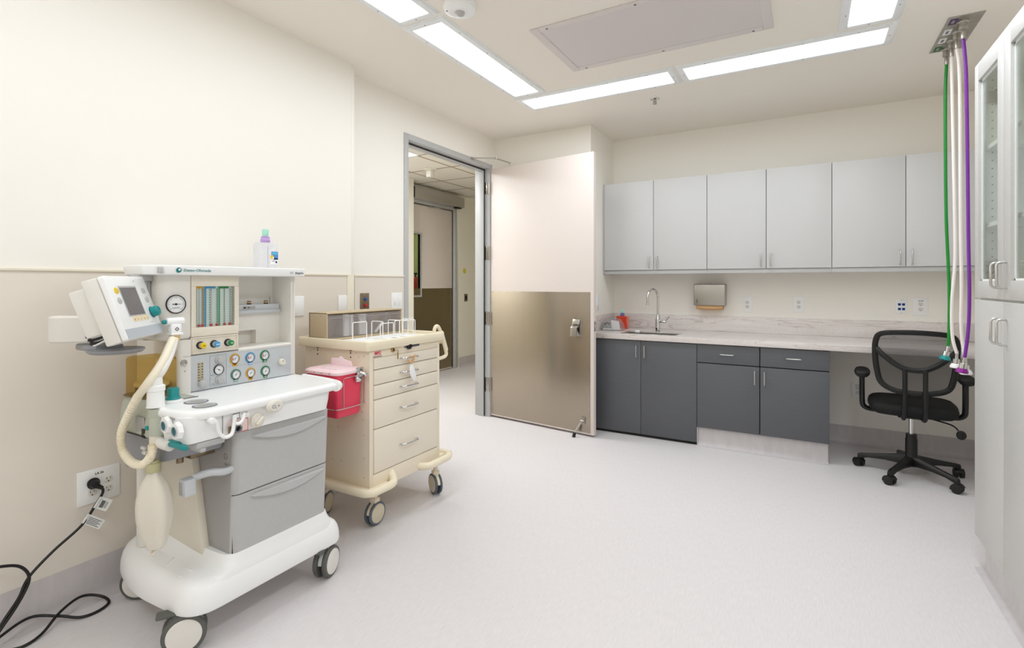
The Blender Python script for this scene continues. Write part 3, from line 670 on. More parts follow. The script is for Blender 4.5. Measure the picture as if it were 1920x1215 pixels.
# counter with sink cut-out, backsplash
r = empty('counter', (-0.2, 4.68, 0.825), 0, 'long pale veined stone counter with backsplash running from the sink to the desk', 'counter')
sx0, sx1, sy0, sy1 = -1.40, -0.95, 4.415, 4.63
b = MB().m('quartz'); z0, z1 = 0.825, 0.87
b.box(XS+0.001, XRW-0.001, 4.33, sy0, z0, z1, 0.0015); b.box(XS+0.001, XRW-0.001, sy1, YB-0.001, z0, z1); b.box(XS+0.001, sx0, sy0, sy1, z0, z1); b.box(sx1, XRW-0.001, sy0, sy1, z0, z1)
b.build('worktop', r)
b = MB().m('quartz'); b.box(XS+0.014, XRW-0.001, YB-0.014, YB-0.001, 0.8705, 1.012, 0.0015); b.box(XS+0.001, XS+0.014, 4.33, YB-0.001, 0.8705, 1.012, 0.0015); b.build('backsplash', r)
b = MB().m('steelh'); t = 0.004; zb = 0.66
b.box(sx0, sx0+t, sy0, sy1, zb, z1-0.004); b.box(sx1-t, sx1, sy0, sy1, zb, z1-0.004); b.box(sx0, sx1, sy0, sy0+t, zb, z1-0.004); b.box(sx0, sx1, sy1-t, sy1, zb, z1-0.004); b.box(sx0, sx1, sy0, sy1, zb-t, zb)
b.m('ink').cyl((-1.175, 4.52, zb), (-1.175, 4.52, zb+0.003), 0.03, n=20)
b.m('chrome').box(sx0-0.012, sx1+0.012, sy0-0.010, sy0, z1, z1+0.003, 0.001).box(sx0-0.012, sx1+0.012, sy1, sy1+0.010, z1, z1+0.003, 0.001).box(sx0-0.012, sx0, sy0, sy1, z1, z1+0.003, 0.001).box(sx1, sx1+0.012, sy0, sy1, z1, z1+0.003, 0.001)
tag(b.build('sink'), 'shallow stainless undermount sink set in the stone counter', 'sink')
tag(MB().m('white').box(-1.345, -1.30, 4.60, 4.625, 0.86, 0.884, 0.006).build('soap_bar'), 'small white lump on the rear left rim of the sink', 'soap')
# faucet
r = empty('faucet', (-1.155, 4.675, 0.87), 0, 'tall chrome gooseneck faucet with side lever behind the sink', 'faucet')
fx, fy = -1.155, 4.675; dx, dy = -0.35, -0.94
b = MB().m('chrome'); b.lathe([(0.029, 0.0), (0.029, 0.006), (0.022, 0.01), (0.022, 0.115), (0.02, 0.125), (0.011, 0.155), (0.0105, 0.16)], (fx, fy, 0.87)); b.m('ink').cyl((fx+dx*0.021-0.0, fy+dy*0.021, 0.90), (fx+dx*0.024, fy+dy*0.024, 0.90), 0.009, n=14); b.build('body', r)
R_ = 0.078; P = [(fx, fy, 1.02), (fx, fy, 1.10), (fx, fy, 1.178)]
for k in range(1, 11): a = PI*k/10; P.append((fx + dx*R_*(1-math.cos(a)), fy + dy*R_*(1-math.cos(a)), 1.178 + R_*math.sin(a)))
P.append((fx+dx*2*R_, fy+dy*2*R_, 1.135))
b = MB().m('chrome'); b.tube(P, 0.0095, n=14, sub=2, up=(1, 0, 0)); b.cyl((fx+dx*2*R_, fy+dy*2*R_, 1.115), (fx+dx*2*R_, fy+dy*2*R_, 1.145), 0.0115, n=14); b.build('spout', r)
b = MB().m('chrome'); b.cyl((fx+0.015, fy-0.005, 0.965), (fx+0.075, fy-0.012, 0.965), 0.012, n=16, bev=0.002); b.cyl((fx+0.066, fy-0.012, 0.97), (fx+0.105, fy-0.016, 1.012), 0.0045, 0.006, n=10); b.build('lever', r)

# tall glass-front storage cabinet on the right
def tall_cabinet(y1, y0, label, first=True):
    ym = (y0+y1)/2 if not first else 2.728; X0 = 0.68; r = empty('tall_cabinet', (1.0, (y0+y1)/2, 0), 0, label, 'cabinet', 'tall storage cabinets on the right wall')
    b = MB().m('cabin'); xi = X0+0.021
    b.box(xi, XRW-0.002, y0+0.001, y0+0.019, 0.152, 2.31); b.box(xi, XRW-0.002, y1-0.019, y1-0.001, 0.152, 2.31); b.box(XRW-0.02, XRW-0.002, y0+0.019, y1-0.019, 0.152, 2.31)
    for z in (0.152, 1.231, 2.292): b.box(xi, XRW-0.02, y0+0.019, y1-0.019, z, z+0.018)
    b.m('ink')
    for k in range(26):
        for x in (0.737, 1.2): b.cyl((x, y1-0.0195, 1.32+k*0.0365), (x, y1-0.0188, 1.32+k*0.0365), 0.003, n=8)
    b.build('body', r)
    b = MB().m('cove'); b.box(0.722, XRW-0.002, y0+0.001, y1-0.004, 0.0, 0.151)
    b.loft([[(0.722-a, y0+0.001, z) for a, z in pr], [(0.722-a, y1-0.004, z) for a, z in pr]])
    b.build('toe_kick', r)
    for z in (1.581, 1.93):
        b = MB().m('white'); b.box(xi+0.012, XRW-0.022, y0+0.02, y1-0.02, z-0.019, z); b.build('shelf', r)
    for a, c, hs in ((ym, y1, 1), (y0, ym, -1)):
        hy = ym + hs*0.036
        d = MB().m('tall').box(X0, X0+0.019, a+0.0015, c-0.0015, 0.153, 1.236, 0.0012).build('door', r)
        hb = MB().m('satin'); uhandle(hb, frame((X0, hy, 1.118), (0, -1, 0), (0, 0, 1)), 0.10, True, 0.03, 0.005, 0.012); hb.build('handle', d)
        sl, sr = (0.075, 0.052) if hs > 0 else (0.052, 0.075)
        b = MB().m('tall'); A, C_ = a+0.0015, c-0.0015; zb, zt = 1.245, 2.308
        b.box(X0, X0+0.021, A, A+sl, zb, zt, 0.0012); b.box(X0, X0+0.021, C_-sr, C_, zb, zt, 0.0012); b.box(X0, X0+0.021, A+sl, C_-sr, zb, zb+0.075, 0.0012); b.box(X0, X0+0.021, A+sl, C_-sr, zt-0.08, zt, 0.0012)
        b.m('white'); g = 0.008
        b.box(X0+0.012, X0+0.019, A+sl, A+sl+g, zb+0.075, zt-0.08); b.box(X0+0.012, X0+0.019, C_-sr-g, C_-sr, zb+0.075, zt-0.08); b.box(X0+0.012, X0+0.019, A+sl, C_-sr, zb+0.075, zb+0.075+g); b.box(X0+0.012, X0+0.019, A+sl, C_-sr, zt-0.08-g, zt-0.08)
        d = b.build('glass_door', r)
        MB().m('glass').box(X0+0.014, X0+0.017, A+sl, C_-sr, zb+0.075, zt-0.08).build('glass_pane', d)
        hb = MB().m('satin'); uhandle(hb, frame((X0, hy, 1.342), (0, -1, 0), (0, 0, 1)), 0.10, True, 0.03, 0.005, 0.012); hb.build('handle', d)
        if hs > 0:
            hg = MB().m('steelh'); hg.box(0.702, 0.76, y1-0.035, y1-0.0195, 2.13, 2.18, 0.004); hg.box(0.745, 0.79, y1-0.024, y1-0.0195, 2.12, 2.19, 0.002); hg.build('hinge', r)
            hg = MB().m('steelh'); hg.box(0.702, 0.76, y1-0.035, y1-0.0195, 1.36, 1.41, 0.004); hg.box(0.745, 0.79, y1-0.024, y1-0.0195, 1.35, 1.42, 0.002); hg.build('hinge', r)
    return r
tall_cabinet(3.13, 2.325, 'tall pale grey cabinet with glass upper doors at the right edge, farther unit')
tall_cabinet(2.322, 1.517, 'tall pale grey cabinet with glass upper doors, nearer unit beside the photographer', False)
tag(MB().m('tall').box(0.70, XRW-0.002, 3.132, 3.145, 0.152, 2.31, 0.001).build('cabinet_end_panel'), 'pale end panel closing the far side of the tall cabinet', 'end panel')

# ------------------------------------------------------------------ ceiling gas plate and hoses
r = empty('gas_outlet_plate', (0.744, 3.815, ZC), 0, 'steel ceiling plate with four gas outlets and coloured labels', 'gas outlet')
b = MB().m('steelh'); ys = (3.568, 3.697, 3.82, 3.943, 4.065)
for i in range(4): b.box(0.668, 0.822, ys[i]+0.001, ys[i+1]-0.001, ZC-0.004, ZC, 0.001)
b.build('plate', r)
HC = [(3.63, 'violet', 'violetp', 'purple', 'C'), (3.765, 'hwhite', 'white', 'white', 'C'), (3.885, 'hwhite', 'white', 'white', 'C'), (4.01, 'hgreen', 'teal', 'green', 'C')]
for i, (y, hm, cm, nm, ch) in enumerate(HC):
    T = frame((0.70, y, ZC-0.004), (0, -1, 0), (-1, 0, 0))
    b = MB(fDown((0.70, y, ZC-0.0042)))
    mt = {'purple': mat('purple_label', '#4A2A6A', 0.5), 'white': M['paper'], 'green': mat('green_label', '#1F6B34', 0.5)}[nm]
    b.m(mt); b.box(-0.017, 0.017, -0.036, 0.036, 0, 0.0012)
    b.m('steelh' if nm != 'white' else 'inkgrey'); b.box(-0.008, 0.006, -0.020, 0.020, 0.0012, 0.0016)
    b.build('label', r)
    b = MB().m('steelh'); z = ZC-0.004; c = (0.742, y, z)
    b.lathe([(0.024, 0), (0.024, 0.012), (0.018, 0.018), (0.018, 0.034), (0.02, 0.036), (0.02, 0.052), (0.013, 0.056)], c, (0, 0, -1), n=20); b.build('outlet_valve', r)
def hose(path, hm, cm, label, cap_tilt):
    r = empty('gas_hose', path[0], 0, label, 'hose', 'gas hoses hanging from the ceiling plate')
    MB().m(hm).tube(path, 0.0085, n=12, sub=8, up=(1, 0, 0)).build('hose', r)
    p = V(path[0]); b = MB().m('steelh'); b.cyl(p+V((0, 0, 0.0)), p+V((0, 0, 0.05)), 0.011, n=14, bev=0.002); b.build('ferrule', r)
    e = V(path[-1]); d = (V(path[-1])-V(path[-2])).normalized(); d = (d+V(cap_tilt)).normalized()
    b = MB().m('chrome'); b.lathe([(0.0075, -0.015), (0.0075, 0.03), (0.016, 0.034), (0.017, 0.06), (0.019, 0.062)], e, d, n=20); b.build('connector', r)
    b = MB().m(cm); b.lathe([(0.02, 0.060), (0.027, 0.072), (0.029, 0.082), (0.026, 0.086), (0.008, 0.087)], e, d, n=24); b.build('cap', r)
zt = ZC-0.108
hose([(0.742, 4.01, zt), (0.735, 4.005, 2.4), (0.738, 4.0, 1.732), (0.752, 4.0, 1.3), (0.752, 4.0, 1.05), (0.748, 4.0, 0.93)], 'hgreen', 'teal', 'green gas hose with teal cap hanging left of the others', (-0.2, -0.1, 0))
hose([(0.742, 3.885, zt), (0.744, 3.885, 2.45), (0.756, 3.89, 1.75), (0.760, 3.9, 1.45), (0.746, 3.9, 1.2), (0.748, 3.9, 1.0), (0.768, 3.9, 0.90)], 'hwhite', 'white', 'white gas hose hanging directly right of the green one', (-0.25, 0, 0))
hose([(0.742, 3.765, zt), (0.755, 3.77, 2.45), (0.765, 3.8, 1.707), (0.769, 3.8, 1.3), (0.768, 3.8, 1.05), (0.785, 3.8, 0.88)], 'hwhite', 'white', 'white gas hose directly left of the purple one', (-0.05, 0, 0))
hose([(0.742, 3.63, zt), (0.756, 3.64, 2.43), (0.770, 3.68, 1.988), (0.778, 3.7, 1.547), (0.782, 3.7, 1.25), (0.777, 3.7, 1.05), (0.762, 3.7, 0.90)], 'violet', 'violetp', 'purple gas hose with a purple cap, rightmost of the hanging hoses', (-0.05, 0, 0))

# ------------------------------------------------------------------ soap refills, wrapped pack on the counter
def refill(name, T, wd, dp, ht, body, edge, collar, nozzle, label, big):
    r = empty(name, T.translation, 0, label, 'bottle'); b = MB(T).m(body)
    b.loft([[(x, z, y) for x, y in rrect(-wd/2, wd/2, -dp/2, dp/2, 0.012)] for z in (0.0, ht*0.93)] +
           [[(x, z, y) for x, y in rrect(-wd/2+k, wd/2-k, -dp/2+k, dp/2-k, 0.010)] for z, k in ((ht*0.98, 0.004), (ht, 0.012))])
    b.m(edge); b.box(-wd*0.12, -wd*0.09, 0.004, ht*0.85, dp/2-0.001, dp/2+0.0006)
    b.build('bottle_body', r)
    cx = 0.0
    MB(T).m(collar).lathe([(0.019, 0), (0.022, 0.006), (0.022, 0.014), (0.018, 0.02), (0.02, 0.026), (0.012, 0.03)], (cx, ht, 0), (0, 1, 0)).build('collar', r)
    MB(T).m(nozzle).lathe([(0.013, 0.03), (0.014, 0.034), (0.015, 0.058), (0.011, 0.064)], (cx, ht, 0), (0, 1, 0)).build('nozzle', r)
    if big:
        b = MB(T).m('paper'); z = dp/2+0.001; b.box(0.004, 0.044, 0.022, 0.082, dp/2-0.001, z)
        b.m(mat('label_blue', '#4E8AD0', 0.4)); b.box(0.008, 0.044, 0.052, 0.082, z-0.0005, z+0.0006); b.m(mat('label_cyan', '#5FB9DA', 0.4)); b.box(0.01, 0.040, 0.068, 0.079, z, z+0.0009)
        b.m('navy'); b.box(0.020, 0.043, 0.044, 0.052, z, z+0.0008); b.m('yellow').disc((0.012, 0.056), 0.009, z+0.001); b.m('paper').disc((0.018, 0.052), 0.004, z+0.0014); b.m('navy').disc((0.034, 0.032), 0.005, z+0.0009)
        b.m('inkgrey'); b.box(0.012, 0.028, 0.038, 0.0395, z, z+0.0004); b.box(0.012, 0.026, 0.034, 0.0355, z, z+0.0004)
        b.build('bottle_label', r)
    return r

def rot_about(T, rz): return T @ Matrix.Rotation(rz, 4, 'Y')
refill('sanitizer_bottle', fX((-2.235, 1.545, 1.3785)), 0.09, 0.065, 0.125, 'bottle', 'bottleedge', 'lilac', 'mint', 'clear gel refill bottle with lilac collar and mint nozzle on top of the anesthesia machine', True)
refill('soap_bottle', fY((-1.545, 4.87, 0.8705)), 0.115, 0.07, 0.122, 'redsoap', 'redsoap', 'plum', 'mint', 'orange-red soap refill with purple collar standing in the counter corner', False)
r = empty('wrapped_mask_pack', (-1.565, 4.66, 0.8705), 0, 'clear plastic bag holding a mask and a white folded card on the counter corner', 'package')
K = 1.3; px_, py_, pz_ = -1.562, 4.655, 0.8715
def pk(x, y, z): return (px_+x*K, py_+y*K, pz_+z*K)
b = MB().m('clearpl'); b.loft([[pk(x, y, z) for x, y in smooth_poly([(-0.080*k, -0.055*k), (-0.01, -0.070*k), (0.070*k, -0.045*k), (0.072*k, 0.05*k), (0.0, 0.072*k), (-0.075*k, 0.05*k)], 4)] for z, k in ((0.0, 0.9), (0.014, 1.0), (0.05, 0.86), (0.078, 0.62), (0.090, 0.25))]); b.build('plastic_bag', r)
b = MB().m('paper'); b.loft([[pk(0.002, -0.045, 0.004), pk(0.055, -0.025, 0.004), pk(0.055, -0.010, 0.004), pk(0.002, -0.030, 0.004)], [pk(0.0, -0.052, 0.072), pk(0.046, -0.034, 0.068), pk(0.046, -0.018, 0.068), pk(0.0, -0.036, 0.072)]]); b.build('folded_card', r)
b = MB().m(mat('mask_grey', '#B4B6B5', 0.5)); b.sphere(pk(-0.035, -0.01, 0.030), (0.034, 0.036, 0.036)); b.m('black'); b.tube([pk(-0.055, -0.040, 0.040), pk(-0.035, -0.045, 0.054), pk(-0.012, -0.038, 0.046)], 0.006, n=8); b.m('paper').box(px_-0.085, px_-0.004, py_-0.065, py_-0.03, pz_+0.003, pz_+0.018, 0.004); b.build('mask', r)

# ------------------------------------------------------------------ anesthesia machine (front faces +X)
MX = empty('anesthesia_machine', (-2.18, 1.33, 0), 0, 'white and grey anesthesia machine on casters with gauges, two drawers and a tilted display', 'medical machine')
def inset(P, d):
    n = len(P); out = []
    for i in range(n):
        a = V(P[i-1]); p = V(P[i]); c = V(P[(i+1) % n]); e1 = (p-a); e2 = (c-p)
        if e1.length < 1e-6: e1 = e2
        if e2.length < 1e-6: e2 = e1
        t = (e1.normalized()+e2.normalized()).normalized(); nn = V((-t.y, t.x)); out.append((p.x+nn.x*d, p.y+nn.y*d))
    return out
BP = fillet([(-1.832, 0.985), (-1.832, 1.672), (-2.53, 1.66), (-2.53, 1.06), (-2.24, 0.965)], [0.11, 0.08, 0.05, 0.14, 0.30], 9)
b = MB().m('white')
rings = [[(x, y, z) for x, y in inset(BP, d)] for z, d in ((0.136, 0.012), (0.141, 0.003), (0.150, 0.0), (0.180, 0.002), (0.205, 0.008), (0.224, 0.018), (0.236, 0.032), (0.243, 0.046), (0.2455, 0.056))]
b.loft(rings, True, True); b.build('base', MX)
# fillet between base and body
b = MB().m('white'); rings = []
for z, fo, lo in ((0.215, 0.018, 0.085), (0.240, 0.017, 0.060), (0.2465, 0.015, 0.040), (0.256, 0.012, 0.020), (0.270, 0.007, 0.008), (0.290, 0.002, 0.0)):
    rings.append([(x, y, z) for x, y in fillet([(-1.866+fo, 1.140-lo), (-1.866+fo, 1.604+fo), (-2.45, 1.605), (-2.45, 1.12-lo), (-2.15, 1.130-lo)], [0.06, 0.05, 0.03, 0.05, 0.10], 6)])
b.loft(rings); b.build('base_collar', MX)
b = MB().m('white')
for p in ((-2.04, 1.045), (-2.05, 1.085)): b.sphere((p[0]+0.06, p[1]-0.02, 0.246), (0.03, 0.006, 0.004), 12, 6)
b.build('base_rib', MX)
# body core with slanting cream cheek
b = MB().m('cream'); b.box(-2.45, -2.15, 1.15, 1.59, 0.26, 0.80); b.build('body_core', MX)
b = MB().m('cream'); prf = fillet([(-2.125, 0.80), (-2.005, 0.262), (-2.35, 0.262), (-2.44, 0.40), (-2.44, 0.80)], [0.01, 0.01, 0.12, 0.06, 0.01], 5)
b.t(frame((0, 1.155, 0), (1, 0, 0), (0, 0, 1))); b.prism(prf, 0, 0.03, 0.006); b.build('side_cheek', MX)
b = MB().m('mgrey2'); b.t(frame((0, 1.165, 0), (1, 0, 0), (0, 0, 1))); b.prism([(-2.13, 0.78), (-2.01, 0.262), (-1.89, 0.262), (-1.862, 0.78)], -0.42, 0.012, 0.004); b.build('side_panel', MX)
def drawer_front(z0, z1, x0, x1):
    P0 = fillet([(x0-0.06, 1.155), (x0, 1.155), (x0, 1.592), (x0-0.06, 1.592)], [0.001, 0.035, 0.028, 0.001], 6)
    P1 = fillet([(x1-0.06, 1.155), (x1, 1.155), (x1, 1.592), (x1-0.06, 1.592)], [0.001, 0.035, 0.028, 0.001], 6)
    b = MB().m('mgrey'); b.loft([[(x-0.004, y, z0) for x, y in P0], [(x, y, z0+0.004) for x, y in P0], [(x, y, z1-0.004) for x, y in P1], [(x-0.004, y, z1) for x, y in P1]]); return b
for z0, z1, x0, x1, hz in ((0.512, 0.752, -1.856, -1.846, 0.728), (0.283, 0.508, -1.868, -1.857, 0.496)):
    d = drawer_front(z0, z1, x0, x1).build('drawer', MX)
    T = fX(((x0+x1)/2 - 0.002, 0, 0)); b = MB(T).m(mat('drawer_handle_grey', '#BEBFC0', 0.35))
    N = 16; P = [(1.215 + (1.570-1.215)*k/N, hz-0.006 - 0.038*math.sin(PI*k/N)**0.8) for k in range(N+1)] + [(1.570, hz), (1.215, hz)]
    P2 = [(p[0] if 1.22 < p[0] < 1.56 else p[0] + (0.01 if p[0] < 1.3 else -0.01), p[1] + (0.006 if p[1] < hz-0.01 else -0.002)) for p in P]
    b.prism(P, 0, 0.020, 0.003, taper=P2); b.build('drawer_handle', d)
MB().m('dkgap').box(-2.1, -1.875, 1.16, 1.585, 0.265, 0.76).build('drawer_gap', MX)
# apron
AP = fillet([(-2.30, 1.05), (-1.965, 1.05), (-1.965, 0.952), (-1.806, 0.952), (-1.806, 1.560), (-1.86, 1.600), (-2.30, 1.605)], [0.01, 0.01, 0.01, 0.05, 0.05, 0.03, 0.01], 6)
b = MB().m('white'); b.loft([[(x, y, z) for x, y in inset(AP, d)] for z, d in ((0.757, 0.022), (0.760, 0.014), (0.80, 0.006), (0.852, 0.0))]); b.build('apron', MX)
MB(fX((-1.8045, 0, 0))).m('ink').box(1.0795, 1.081, 0.763, 0.84, 0, 0.0012).build('apron_seam', MX)
# table top
TP = fillet([(-1.786, 0.955), (-1.786, 1.592), (-1.93, 1.635), (-2.32, 1.66), (-2.32, 1.10), (-2.09, 1.085), (-2.035, 0.945)], [0.11, 0.035, 0.05, 0.01, 0.01, 0.08, 0.04], 8)
b = MB().m('white'); b.loft([[(x, y, z) for x, y in inset(TP, d)] for z, d in ((0.838, 0.014), (0.842, 0.004), (0.850, 0.0), (0.862, 0.001), (0.869, 0.006), (0.872, 0.014), (0.8715, 0.03))]); b.build('table_top', MX)
MB().m('white').tube([(-1.80, 1.585, 0.853), (-1.825, 1.615, 0.853), (-1.93, 1.638, 0.853), (-2.10, 1.655, 0.853)], 0.021, n=16, sub=6).build('side_handle', MX)
for cx, cy in ((-1.955, 1.072), (-1.868, 1.054)):
    b = MB(fUp((cx, cy, 0.8716))); b.m('inkgrey').lathe([(0.040, 0), (0.040, 0.0012), (0.038, 0.002)], n=32); b.m('mgrey').disc((0, 0), 0.034, 0.0024); b.m('mgrey2').disc((0.004, 0), 0.024, 0.0026); b.build('cup_recess', MX)
# oxygen flush button, knob, outlet, mimic labels
b = MB(fX((-1.788, 1.274, 0.834))); b.m('cream').lathe([(0.036, 0), (0.036, 0.006), (0.031, 0.010)], sy=0.66, n=36); b.m('white2').lathe([(0.028, 0.010), (0.026, 0.0125)], sy=0.66, n=36); b.m('ink').text('O', 0.019, -0.010, -0.006, 0.0128, 'CENTER').text('2', 0.010, 0.000, -0.009, 0.0128, 'CENTER').text('+', 0.018, 0.011, -0.005, 0.0128, 'CENTER'); b.build('oxygen_flush_button', MX)
b = MB(fX((-1.803, 1.212, 0.792))); b.m('cream').lathe([(0.027, 0), (0.027, 0.006), (0.022, 0.010)]); b.m('white2').lathe([(0.019, 0.008), (0.017, 0.014)]); b.m('cream')
b.t(b.T @ Matrix.Rotation(0.75, 4, 'Z')); b.box(-0.019, 0.019, -0.005, 0.005, 0.012, 0.026, 0.003); b.build('system_switch', MX)
b = MB(fX((-1.8035, 1.128, 0.782))); b.m(mat('pale_red_label', '#E6CFC8', 0.5)); b.box(-0.026, 0.048, -0.018, 0.030, 0, 0.0008); b.m('redink'); b.box(-0.026, 0.048, -0.018, -0.016, 0.0008, 0.0012); b.box(0.046, 0.048, -0.018, 0.028, 0.0008, 0.0012); b.box(0.018, 0.048, 0.026, 0.028, 0.0008, 0.0012)
b.m('paper').box(-0.012, 0.052, 0.032, 0.056, 0, 0.0008); b.m('ink').box(-0.010, 0.016, 0.034, 0.036, 0.0008, 0.001).box(-0.010, 0.016, 0.052, 0.054, 0.0008, 0.001).box(-0.010, -0.008, 0.034, 0.054, 0.0008, 0.001).box(0.014, 0.016, 0.034, 0.054, 0.0008, 0.001)
b.text('ACGO', 0.009, 0.034, 0.046, 0.001, 'CENTER').text('I  O', 0.009, 0.034, 0.035, 0.001, 'CENTER'); b.build('outlet_label', MX)
b = MB(fX((-1.803, 1.128, 0.782))); b.m('inkgrey').lathe([(0.015, 0), (0.015, 0.018), (0.010, 0.018), (0.010, 0.006)], caps=False); b.m('black').disc((0, 0), 0.0102, 0.008); b.m('bronze').box(-0.03, -0.012, -0.012, 0.012, 0.001, 0.006, 0.002); b.build('gas_outlet', MX)
xh = -1.782
b = MB().m('white'); up = (1, 0, 0)
b.tube([(-1.80, 1.035, 0.832), (xh, 1.035, 0.832), (xh, 1.046, 0.822), (xh, 1.056, 0.785), (xh+0.004, 1.075, 0.766), (xh+0.004, 1.098, 0.772), (xh, 1.108, 0.80), (xh, 1.113, 0.835)], 0.0065, n=10, sub=5, up=up)
b.tube([(xh, 1.110, 0.808), (xh+0.004, 1.125, 0.803), (xh+0.002, 1.140, 0.812), (xh, 1.150, 0.835)], 0.006, n=10, sub=5, up=up); b.cyl((-1.806, 1.032, 0.833), (xh+0.006, 1.032, 0.833), 0.011, n=16, bev=0.003); b.build('tube_hook', MX)
# breathing ports on the left face of the apron
for cx, cz in ((-1.905, 0.822), (-1.838, 0.812)):
    T = frame((cx, 0.9515, cz), (1, 0, 0), (0, 0, 1)); b = MB(T); b.m('white').lathe([(0.031, 0), (0.031, 0.008), (0.027, 0.014)], n=8); b.m('silver').lathe([(0.0175, 0.012), (0.0175, 0.018), (0.015, 0.018), (0.015, 0.0145)], caps=False); b.m('teal2').lathe([(0.0155, 0.0150), (0.006, 0.0155)], n=20); b.build('sensor_port', MX)
b = MB().m('mgrey2'); b.box(-1.90, -1.865, 0.949, 0.953, 0.842, 0.851, 0.001); b.build('vent_slot', MX)
b = MB().m('teal'); b.box(-1.92, -1.85, 0.955, 0.985, 0.745, 0.768, 0.004); b.box(-1.905, -1.80, 0.948, 0.962, 0.748, 0.764, 0.004); b.build('release_lever', MX)
b = MB().m('white2'); b.tube([(-1.985, 0.965, 0.765), (-1.96, 0.955, 0.750), (-1.90, 0.955, 0.748)], 0.017, n=14, sub=5); b.build('elbow', MX)
b = MB().m('mgrey'); b.box(-1.90, -1.82, 1.0, 1.10, 0.735, 0.757, 0.005); b.box(-1.885, -1.815, 1.01, 1.03, 0.722, 0.737, 0.004); b.build('under_latch', MX)
# suction-canister bracket arm
b = MB().m('silver'); b.tube([(-1.875, 1.158, 0.612), (-1.872, 1.125, 0.612), (-1.892, 1.085, 0.618), (-1.925, 1.05, 0.606)], 0.012, n=12, sub=6, ry=0.014); b.build('bracket_arm', MX)
b = MB().m('silver'); b.box(-1.945, -1.905, 1.005, 1.045, 0.55, 0.61, 0.004); b.m('mgrey2').box(-1.939, -1.934, 1.003, 1.006, 0.556, 0.60).box(-1.925, -1.921, 1.003, 1.006, 0.556, 0.60); b.build('bracket_slot', MX)
b = MB().m(mat('faded_sticker', '#8F8B7A', 0.6)); T = frame((0, 1.1525, 0), (1, 0, 0), (0, 0, 1)); b.t(T)
b.lathe([(0.012, 0), (0.012, 0.001), (0.009, 0.001), (0.009, 0)], (-1.905, 0.655, 0), caps=False); b.box(-1.913, -1.897, 0.622, 0.628, 0, 0.001); b.lathe([(0.010, 0), (0.010, 0.001), (0.0075, 0.001), (0.0075, 0)], (-1.905, 0.605, 0), caps=False); b.build('faded_mark', MX)

# absorber and bellows assembly on the left side
b = MB().m('slate'); P0 = fillet([(-2.29, 0.972), (-1.965, 0.972), (-1.90, 1.145), (-2.29, 1.145)], [0.05, 0.05, 0.02, 0.02], 6)
b.loft([[(x, y, 0.607 + 0.075*max(0, (x+2.25)/0.3) + (0.0)) for x, y in inset(P0, 0.006)], [(x, y, 0.617 + 0.075*max(0, (x+2.25)/0.3)) for x, y in P0], [(x, y, 0.76) for x, y in inset(P0, -0.003)]]); b.build('absorber_canister', MX)
b = MB().m('sage'); P0 = fillet([(-2.30, 0.962), (-2.035, 0.955), (-2.02, 1.145), (-2.30, 1.145)], [0.05, 0.02, 0.02, 0.02], 6)
b.loft([[(x, y, z) for x, y in inset(P0, d)] for z, d in ((0.757, -0.004), (0.765, -0.006), (0.85, 0.004), (0.866, 0.010), (0.873, 0.022))]); b.build('absorber_top', MX)
b = MB().m('ink'); b.box(-2.250, -2.07, 0.948, 0.953, 0.756, 0.7585); b.m('mgrey2').box(-2.13, -2.07, 0.9515, 0.955, 0.762, 0.825, 0.002); b.m('black').box(-2.085, -2.06, 0.95, 0.956, 0.752, 0.785, 0.001); b.build('canister_release', MX)
b = MB().m('sage'); b.lathe([(0.030, 0), (0.030, 0.06), (0.027, 0.065)], (-1.992, 0.962, 0.775)); b.lathe([(0.035, 0), (0.035, 0.03)], (-1.995, 0.968, 0.838)); b.m('cream').lathe([(0.024, -0.035), (0.024, 0), (0.021, 0.002)], (-1.992, 0.958, 0.778)); b.m('teal').sphere((-2.005, 0.931, 0.802), (0.010, 0.006, 0.008)); b.build('patient_port', MX)
b = MB().m('white2'); b.box(-2.12, -2.09, 0.962, 0.975, 0.70, 0.712, 0.003); b.box(-2.095, -2.07, 0.955, 0.968, 0.688, 0.70, 0.003); b.build('port_tab', MX)
AM = [(-2.315, 0.992), (-2.150, 0.992), (-2.150, 1.118), (-2.315, 1.118)]
b = MB().m('amber'); PA = fillet(AM, 0.03, 6); b.loft([[(x, y, z) for x, y in inset(PA, d)] for z, d in ((0.874, 0), (1.014, 0), (1.022, 0.006), (1.025, 0.02))]); b.build('bellows_housing', MX)
b = MB().m('cream'); b.lathe([(0.088, 0), (0.090, 0.004), (0.088, 0.012), (0.06, 0.016)], (-2.2325, 1.055, 0.910), sx=0.80, sy=0.62, n=36); b.m(mat('bellows_dark', '#5A4420', 0.6))
for k in range(4): b.lathe([(0.075, 0), (0.084, 0.004), (0.075, 0.008)], (-2.2325, 1.055, 0.880+k*0.0075), sx=0.82, sy=0.62, n=30)
b.build('bellows', MX)
b = MB().m(mat('dark_amber_base', '#7A6544', 0.4)); b.loft([[(x, y, z) for x, y in inset(PA, d)] for z, d in ((0.872, -0.008), (0.877, -0.008), (0.879, -0.002))]); b.build('bellows_base', MX)
b = MB().m('white'); b.lathe([(0.029, 0), (0.029, 0.004), (0.0275, 0.008), (0.0265, 0.055), (0.029, 0.058), (0.029, 0.075), (0.025, 0.078)], (-2.0, 0.957, 0.872)); b.lathe([(0.0215, 0.078), (0.02, 0.105)], (-2.0, 0.957, 0.872)); b.build('flow_sensor_post', MX)
b = MB().m('hose'); b.tube([(-2.0, 0.957, 0.935), (-2.035, 0.95, 0.938), (-2.065, 0.945, 0.925), (-2.075, 0.945, 0.912)], 0.007, n=10, sub=5, ry=0.010); b.build('hose_clip', MX)
